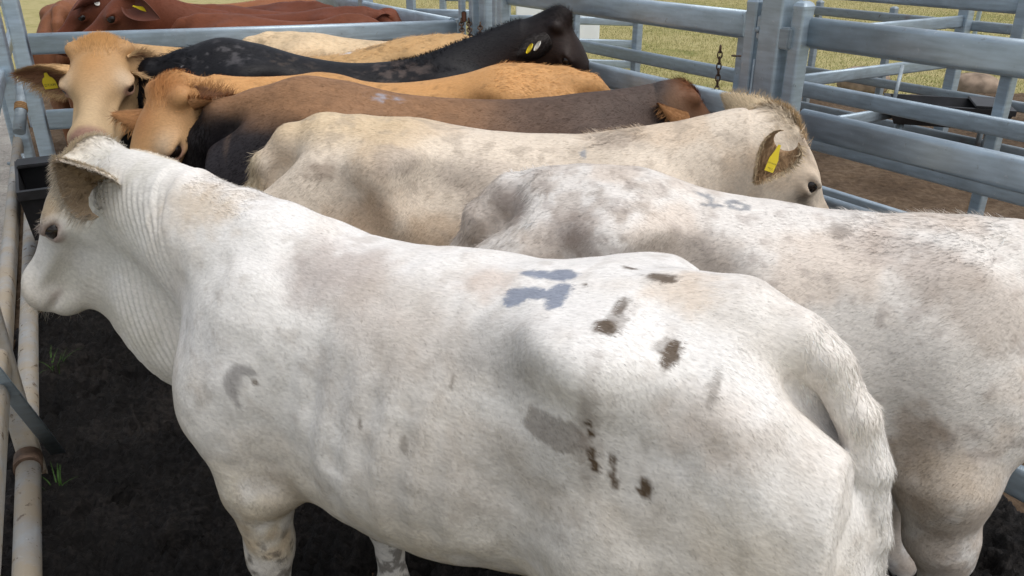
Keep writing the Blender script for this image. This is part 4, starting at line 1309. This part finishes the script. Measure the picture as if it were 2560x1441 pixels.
# --- second white cow
def coat_second(L, N, H):
    n1 = fbm(L, 5, 4, 31); n2 = fbm(L, 13, 4, 39); n3 = fbm(L, 30, 3, 47)
    c = np.tile(A3(.75, .715, .67), (len(L), 1))
    c = mix(c, (.62, .52, .43), .6 * ramp(n1, .44, .62))
    rump = ramp(L[:, 0], .0, -.3)
    c = mix(c, (.46, .39, .33), .5 * rump * ramp(n2, .50, .66))
    c = mix(c, (.30, .24, .19), .42 * rump * ramp(fbm(L, 22, 4, 48), .56, .68))
    c = mix(c, (.34, .29, .26), .45 * ramp(n3, .60, .72))
    c = mix(c, (.45, .36, .28), .6 * ramp(L[:, 2], .85, .6) * ramp(n2, .4, .6))
    for q, r, col, s in [((-.71, -.09, 1.285), (.08, .07, .06), (.28, .23, .20), .75), ((-.50, -.21, 1.28), (.08, .06, .05), (.34, .28, .24), .7), ((-.48, -.25, 1.23), (.08, .08, .05), (.32, .26, .22), .7), ((-.2, -.22, 1.19), (.14, .1, .07), (.40, .35, .30), .5),
                         ((.19, -.09, 1.285), (.03, .03, .02), (.25, .21, .18), .7), ((.29, -.125, 1.26), (.08, .06, .05), (.47, .40, .35), .6), ((.42, -.19, 1.235), (.12, .08, .06), (.46, .38, .32), .6), ((.55, -.24, 1.15), (.14, .1, .09), (.48, .41, .35), .6),
                         ((-.82, -.12, 1.0), (.1, .12, .12), (.26, .20, .15), .6), ((.44, -.28, .80), (.06, .08, .10), (.40, .30, .22), .6), ((.52, -.28, .70), (.12, .1, .08), (.52, .43, .33), .6)]:
        c = mix(c, col, s * blob(L, q, r, .6, .5, 12))
    st = np.maximum.reduce([stroke(L, [(-.178, -.030), (-.148, -.038), (-.146, -.060)], .008, .8), stroke(L, [(-.168, -.074), (-.112, -.064)], .006, .9), stroke(L, [(-.158, -.012), (-.150, -.034)], .005, .9),
                            stroke(L, [(-.080, -.018), (-.096, -.030), (-.098, -.046), (-.088, -.062), (-.066, -.066), (-.048, -.056), (-.048, -.040), (-.066, -.032), (-.092, -.036)], .0075, .5)])
    c = mix(c, (.24, .255, .28), .8 * st)
    return c
beast(label='white cow with grey number brand facing right, its head out of the picture', heading=-15.9, loc=(.70, 2.11), scale=(1.0, 1.0, 1.0), h=.010, forearm=1.5, fore={-1: (.05, 0)}, top=[(-.40, .15, .02), (-.65, .15, .03)],
      poll=Vector((1.18, 0, 1.36)), muzzle=Vector((1.5, .1, 1.0)), coat=coat_second, post=lambda V, N, H: V + N * ((fbm(V, 5, 3, 5) - .5) * .030)[:, None], hollow=1.3, fur=200000, fur_len=.013, fur_w=.0017, fur_var=.17, ear_hair=300, ear_col=(.50, .38, .27), ear_rim=(.70, .62, .52), ear_back=(.70, .63, .54),
      long=lambda L, H, N: [(tail_w(L) + .5 * crest_w(L, N, -.85, -.6, .5), 3500, .035, .0022, .4, .3, (-.3, 0, -1)), (crest_w(L, N, .2, .6, .8), 900, .03, .002, .5, .3, None)])

# --- cream cow with the yellow tag
def coat_cream(L, N, H):
    n1 = fbm(L, 5, 4, 61); n2 = fbm(L, 12, 4, 69); n3 = fbm(L, 28, 3, 77)
    c = np.tile(A3(.70, .61, .50), (len(L), 1))
    c = mix(c, (.60, .47, .34), .6 * ramp(n1, .45, .65))
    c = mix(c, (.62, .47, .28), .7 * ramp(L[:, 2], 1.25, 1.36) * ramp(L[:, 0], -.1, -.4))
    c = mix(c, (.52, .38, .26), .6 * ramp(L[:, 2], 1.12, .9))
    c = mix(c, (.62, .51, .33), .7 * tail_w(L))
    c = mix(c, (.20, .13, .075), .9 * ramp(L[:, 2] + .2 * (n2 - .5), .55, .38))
    for q, r, col, s in [((-.59, -.215, 1.235), (.07, .06, .028), (.28, .22, .17), .75), ((-.335, -.235, 1.28), (.08, .06, .05), (.36, .30, .25), .6), ((.40, -.07, 1.305), (.08, .05, .04), (.38, .31, .25), .65), ((.30, -.12, 1.265), (.07, .05, .04), (.45, .38, .30), .5),
                         ((-.22, -.24, 1.03), (.1, .1, .1), (.44, .32, .21), .6), ((-.47, -.26, 1.07), (.12, .1, .1), (.46, .33, .22), .6), ((-.07, -.2, 1.2), (.12, .1, .07), (.48, .41, .35), .45)]:
        c = mix(c, col, s * blob(L, q, r, .7, .5, 22))
    c = mix(c, (.34, .28, .22), .4 * ramp(n3, .60, .72))
    c = mix(c, (.25, .27, .30), .8 * blob(L, (.283, -.117, 1.268), (.010, .03, .016), .5, .2))
    c = mix(c, (.56, .44, .27), .7 * g3(H, (.0, 0, .0), (.09, .1, .06)))
    c = mix(c, (.30, .23, .17), .7 * blob(H, (.10, -.095, -.02), (.05, .03, .03), .4, .4))
    c = mix(c, (.22, .19, .16), .8 * blob(H, (.24, -.10, -.115), (.045, .05, .018), .6, .3))
    return c
beast(label='cream cow with a yellow tag in its ear looking away to the right', heading=0, loc=(-.04, 2.80), scale=(1.01, 1.0, 1.03), h=.010, top=[(-.45, .2, .01), (-.68, .12, .02)], hind={-1: (.04, -.43)}, buds=.25, eye_y=.088,
      poll_w=(.96, 2.84, 1.405), face=(.62, .17, -.766), head_scale=1.12, neck_w=at(1800, 400, 2.8), coat=coat_cream, post=lambda V, N, H: V + N * ((fbm(V, 5, 3, 6) - .5) * .025 * (H[:, 0] < -.1))[:, None], hollow=1.2, fur=140000, fur_len=.015, fur_w=.0018, fur_var=.12, ear_hair=900, ear_col=(.30, .19, .10), ear_rim=(.58, .46, .30),
      ears={-1: dict(world=1, d=(-.42, -.62, -.34), o=(-.05, -.85, .25), L=.135, W=.055, at=(-.02, -.150, -.115)), 1: dict(d=(-.5, 1, .3), o=(.5, 0, .3), L=.18, W=.08)},
      tags={-1: [('strap', dict(pos=(.09, -.005, .035), up=(.30, .1, .93), nrm=(-.2, -1, .15), mat=M_TAG_Y, s=.80, text=[('DTVNAM', .0082, -.42), ('NLJ 3', .0085, -.76)], label='yellow hanging ear tag with dark lettering'))]},
      long=lambda L, H, N: [head_hair(H, N, 2800, .045, .0024), (tail_w(L), 2500, .04, .0026, .4, .3, (-.2, 0, -1)), (crest_w(L, N, .3, .5, .85), 500, .035, .0022, .6, .3, None)])

# --- brown and dark cow
def coat_brown(L, N, H):
    n1 = fbm(L, 6, 4, 81); n3 = fbm(L, 30, 3, 97)
    c = np.tile(A3(.030, .024, .024), (len(L), 1))
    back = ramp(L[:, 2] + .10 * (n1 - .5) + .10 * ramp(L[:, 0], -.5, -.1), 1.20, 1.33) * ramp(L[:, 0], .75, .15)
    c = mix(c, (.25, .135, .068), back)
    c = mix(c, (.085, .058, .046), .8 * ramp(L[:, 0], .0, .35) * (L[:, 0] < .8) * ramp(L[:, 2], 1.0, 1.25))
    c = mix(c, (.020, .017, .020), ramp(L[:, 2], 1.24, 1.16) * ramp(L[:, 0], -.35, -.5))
    c = mix(c, (.012, .010, .011), tail_w(L))
    c = c * (.8 + .5 * n3[:, None])
    c = mix(c, (.10, .07, .055), .6 * blob(L, (-.74, -.16, 1.2), (.012, .06, .12), .3, .5))  # rim light along the hip edge, painted into the coat colour
    c = mix(c, (.32, .34, .40), .75 * ramp(n3, .46, .60) * blob(L, (-.188, -.074, 1.328), (.075, .03, .03), .4, .3))
    face = ramp(H[:, 0], -.12, -.02) * (np.abs(H[:, 1]) < .18) * (np.abs(H[:, 2] + .08) < .24)
    c = mix(c, (.15, .085, .048), face * .9)
    c = mix(c, (.24, .085, .030), face * g3(H, (.03, 0, .0), (.10, .12, .07)))
    c = mix(c, (.035, .028, .026), face * ramp(H[:, 2], -.10, -.16))
    return c
beast(label='dark cow with brown back and reddish poll behind the cream cow', heading=0, loc=(-.31, 3.40), scale=(1.155, .98, 1.035), h=.011, top=[(-.50, .16, .05)], tail=[(-.66, 0, 1.28, .05), (-.80, 0, 1.25, .055), (-.90, 0, 1.13, .056), (-.945, 0, .95, .055), (-.945, 0, .7, .05), (-.93, 0, .5, .04)],
      poll_w=at(1715, 215, 3.55), face=(.62, .1, -.78), neck_w=at(1600, 320, 3.45), coat=coat_brown, fur=110000, fur_len=.016, fur_w=.0021, fur_var=.18, ear_hair=250, ear_col=(.10, .06, .04), ear_rim=(.34, .17, .07), ear_back=(.38, .19, .08),
      ears={-1: dict(world=1, d=(-.75, -.6, .18), o=(.1, .5, -.6), L=.20, W=.062, at=(.06, -.10, -.08))},
      long=lambda L, H, N: [head_hair(H, N, 700, .03, .0026), (tail_w(L), 2500, .04, .003, .3, .3, (0, 0, -1))])

# --- tan cow peering over the white cow
def tan_coat(body, poll, face, seed, brand=None, pale=None):
    def f(L, N, H):
        n1 = fbm(L, 5, 4, seed); n3 = fbm(L, 26, 3, seed + 9)
        c = np.tile(np.array(body, dtype=np.float32), (len(L), 1))
        c = c * (.82 + .36 * n1[:, None])
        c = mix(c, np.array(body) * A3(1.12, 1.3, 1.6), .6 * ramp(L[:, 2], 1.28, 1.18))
        c = mix(c, np.array(body) * .45, .45 * ramp(n3, .60, .72))
        hd = ramp(H[:, 0], -.10, .02) * (np.abs(H[:, 1]) < .2) * (np.abs(H[:, 2] + .1) < .28)
        c = mix(c, face, hd * .9)
        c = mix(c, poll, hd * .9 * np.maximum(g3(H, (.02, 0, .0), (.09, .12, .09)), .8 * g3(H, (.14, .0, .0), (.09, .06, .06))))
        c = mix(c, np.array(face) * A3(1.15, 1.35, 1.6), hd * .7 * ramp(H[:, 0], .22, .42))
        for sy in (1, -1):
            c = mix(c, (.60, .50, .38), .5 * g3(H, (.20, sy * .095, -.05), (.05, .03, .05)))
            c = mix(c, (.26, .13, .10), .75 * blob(H, (.205, sy * .100, -.080), (.036, .03, .026), .2, .3))
        c = mix(c, (.30, .17, .13), .9 * blob(H, (.50, 0, -.085), (.055, .065, .058), .15, .25))
        if brand is not None:
            c = mix(c, (.62, .62, .64), .85 * blob(L, brand, (.05, .022, .04), .7, .25) * ramp(fbm(L, 50, 2), .40, .5))
            c = mix(c, (.16, .11, .06), .7 * blob(L, (brand[0] - .16, brand[1] + .02, brand[2] + .03), (.06, .02, .04), .8, .4))
        return c
    return f
beast(label='tan cow with lowered head and reddish poll beside the dark cow\'s rump', heading=175, loc=(-.40, 4.0), scale=(1.06, 1.0, 1.03), h=.010, top=[(-.40, .15, .02), (.2, .3, -.03)],
      poll_w=at(414, 204, 3.40), face=(-.42, -.45, -.79), head_scale=1.25, head_wide=1.08, coat=tan_coat((.56, .30, .115), (.36, .15, .05), (.50, .29, .13), 101), fur=110000, fur_len=.016, fur_w=.0021, fur_var=.12, ear_hair=500, ear_col=(.17, .08, .04), ear_rim=(.45, .23, .09), ear_back=(.42, .21, .09),
      ears={-1: dict(world=1, d=(-.95, -.35, -.1), o=(.1, .5, -.7), L=.115, W=.050, at=(.10, -.09, -.06)), 1: dict(world=1, d=(.75, .1, .28), o=(-.2, -.35, .75), L=.125, W=.045)},
      long=lambda L, H, N: [head_hair(H, N, 1500, .032, .0026), (crest_w(L, N, -.8, -.3, .7), 900, .03, .003, .5, .3, None)])
# --- black cow
def coat_black(L, N, H):
    n1 = fbm(L, 5, 4, 111); n3 = fbm(L, 34, 3, 119)
    c = np.tile(A3(.008, .008, .010), (len(L), 1))
    c = mix(c, (.10, .095, .10), .6 * ramp(n3, .52, .66) * blob(L, (-.46, -.12, 1.34), (.14, .12, .08), .5, .5))
    c = mix(c, (.11, .085, .075), .6 * ramp(n3, .48, .62) * blob(L, (.26, -.10, 1.25), (.16, .09, .06), .5, .5))
    c = mix(c, (.07, .055, .045), .6 * ramp(n3, .5, .6) * blob(L, (-.22, -.1, 1.30), (.12, .06, .05), .5, .5))
    c = mix(c, (.028, .016, .012), .8 * ramp(H[:, 0], -.1, .1) * (np.abs(H[:, 1]) < .2))
    c = mix(c, (.6, .6, .62), blob(L, (-.65, -.129, 1.305), (.011, .02, .010), .2, .2))
    return c
beast(label='black cow with two round ear tags facing right', heading=7.8, loc=(-.955, 4.47), scale=(1.2, 1.03, 1.05), h=.011, top=[(-.52, .18, .07), (.1, .25, -.03)],
      poll_w=at(1400, 44, 4.38), face=(.56, -.12, -.80), poll_up=.045, coat=coat_black, tail=[(-.66, 0, 1.29, .05), (-.80, 0, 1.26, .055), (-.90, 0, 1.14, .056), (-.94, 0, .95, .055), (-.94, 0, .7, .05), (-.93, 0, .5, .04)], gloss='dark', fur=70000, fur_len=.015, fur_w=.0022, fur_var=.2, ear_hair=250, ear_col=(.016, .012, .011), ear_rim=(.016, .012, .011),
      neck_w=at(1230, 150, 4.5), ears={-1: dict(world=1, d=(-.78, -.50, -.30), o=(.45, .8, .1), L=.22, W=.062, at=(.065, -.112, -.075)), 1: dict(d=(-.3, 1, -.1), o=(.2, 0, .8), L=.2, W=.07)},
      tags={-1: [('disc', dict(pos=(.110, 0, -.044), up=(0, 0, 1), nrm=(-.45, -.8, .1), mat=M_TAG_W, s=1.7, label='white round ear tag')), ('disc', dict(pos=(.160, .005, -.050), up=(0, 0, 1), nrm=(-.45, -.8, .1), mat=M_TAG_Y, s=1.7, label='yellow round ear tag'))]},
      long=lambda L, H, N: [head_hair(H, N, 700, .035, .0026), (crest_w(L, N, .25, .85, .85), 1200, .026, .003, .8, .3, (-.4, 0, .6)), (crest_w(L, N, -.9, -.6, .5) + tail_w(L), 2600, .05, .0035, .5, .4, None)])
# --- tan cow with the yellow tag
beast(label='tan cow facing the camera with a yellow triangular tag in its ear', heading=195, loc=(-.945, 4.88), scale=(1.05, 1.03, 1.05), h=.010, top=[(.2, .3, -.04)],
      poll_w=at(246, 98, 4.12), muz_w=at(206, 286, 3.78), head_scale=1.26, head_wide=1.08, coat=tan_coat((.54, .34, .155), (.40, .20, .065), (.43, .275, .14), 131, brand=(.045, .012, 1.285)), fur=110000, fur_len=.016, fur_w=.0021, fur_var=.12, ear_hair=900, ear_col=(.28, .14, .08), ear_rim=(.52, .35, .18), ear_back=(.48, .30, .14),
      ears={-1: dict(world=1, d=(-1, -.25, -.04), o=(.05, -.8, -.35), L=.205, W=.064, at=(.10, -.088, -.075)), 1: dict(world=1, d=(.7, .6, -.05), o=(.3, -.6, .2), L=.14, W=.05, at=(.07, .08, -.08))},
      tags={-1: [('flag', dict(pos=(.12, .0, .028), up=(0, -.3, .95), nrm=(.2, -.95, .3), mat=M_TAG_Y, s=1.05, text=[('DTXM', .018, -.68)], label='yellow triangular ear tag with dark lettering'))]},
      long=lambda L, H, N: [head_hair(H, N, 1800, .036, .0026), (crest_w(L, N, -.9, .7, .85), 1800, .03, .003, .5, .3, None)])
beast(label='pale cream cow, only its back showing in front of the back rail', heading=0, loc=(-.95, 5.42), scale=(1.03, 1.0, 1.03), h=.018,
      poll=Vector((1.15, 0, 1.12)), muzzle=Vector((1.42, .1, .75)), coat=tan_coat((.68, .52, .33), (.5, .36, .2), (.6, .45, .28), 141), fur=25000, fur_len=.025, fur_w=.003, ear_hair=0, ear_col=(.5, .38, .24))

# --- red cattle in the next pen
def red_coat(body, seed, dark=.5):
    def f(L, N, H):
        n1 = fbm(L, 4, 4, seed)
        c = np.tile(np.array(body, dtype=np.float32), (len(L), 1)) * (.8 + .4 * n1[:, None])
        c = mix(c, np.array(body) * A3(1.35, 1.7, 1.9), .5 * ramp(L[:, 2], .9, .6))
        c = mix(c, np.array(body) * A3(1.2, 1.5, 1.6), .6 * blob(H, (.24, 0, -.15), (.09, .2, .06), .3, .5))
        return c
    return f
REDS = [dict(label='red cow facing left with a light tag in its ear, beyond the rail', heading=180, loc=(-1.85, 6.85), poll_w=at(336, -34, 6.1), face=(-.82, -.12, -.50), head_scale=1.25, coat=red_coat((.135, .040, .019), 151), ears={1: dict(world=1, d=(.75, -.55, -.35), o=(-.3, -.6, .1), L=.21, W=.07)},
             tags={1: [('strap', dict(pos=(.10, .0, .02), up=(.5, 0, .85), nrm=(-.6, -.8, 0), mat=M_TAG_Y, s=.9))]}),
        dict(label='red cow nearest the rail facing right, seen from its rump', heading=0, loc=(-1.68, 6.25), poll=Vector((1.12, .02, 1.02)), muzzle=Vector((1.35, .1, .62)), top=[(.45, .18, .05)], coat=red_coat((.165, .052, .024), 161)),
        dict(label='red cow with its head low at the right end of the rail', heading=0, loc=(-2.0, 7.05), poll_w=at(975, 26, 6.6), face=(.75, -.2, -.36), head_scale=1.1, coat=red_coat((.15, .045, .021), 171)),
        dict(label='orange-red cow farthest back among the red cattle', heading=180, loc=(-2.6, 7.85), poll=Vector((1.2, 0, 1.3)), muzzle=Vector((1.6, 0, 1.0)), coat=red_coat((.27, .105, .045), 181)),
        dict(label='red cow with a white ear button half hidden behind another red head', heading=172, loc=(-2.35, 7.45), poll_w=at(232, -30, 6.6), face=(-.66, -.3, -.6), head_scale=1.12, coat=red_coat((.12, .035, .017), 191), ears={1: dict(world=1, d=(-.5, -.7, -.1), o=(.2, .6, .5), L=.2, W=.075)},
             tags={1: [('disc', dict(pos=(.02, 0, -.013), up=(0, 0, 1), nrm=(-.2, -.95, .1), mat=M_TAG_W, s=1.3, label='white round ear tag'))]}),
        dict(label='red cow turned rump-on beside the left gate post', heading=100, loc=(-4.05, 8.05), poll=Vector((1.2, 0, 1.3)), muzzle=Vector((1.6, 0, 1.0)), coat=red_coat((.20, .08, .038), 201))]
for P in REDS:
    beast(scale=(1.05, 1.03, 1.06), h=.014, gloss='red', fur=9000, fur_var=.06, fur_len=.025, fur_w=.003, ear_hair=0, ear_col=(.13, .045, .028), group='red cattle in the next pen', **P)
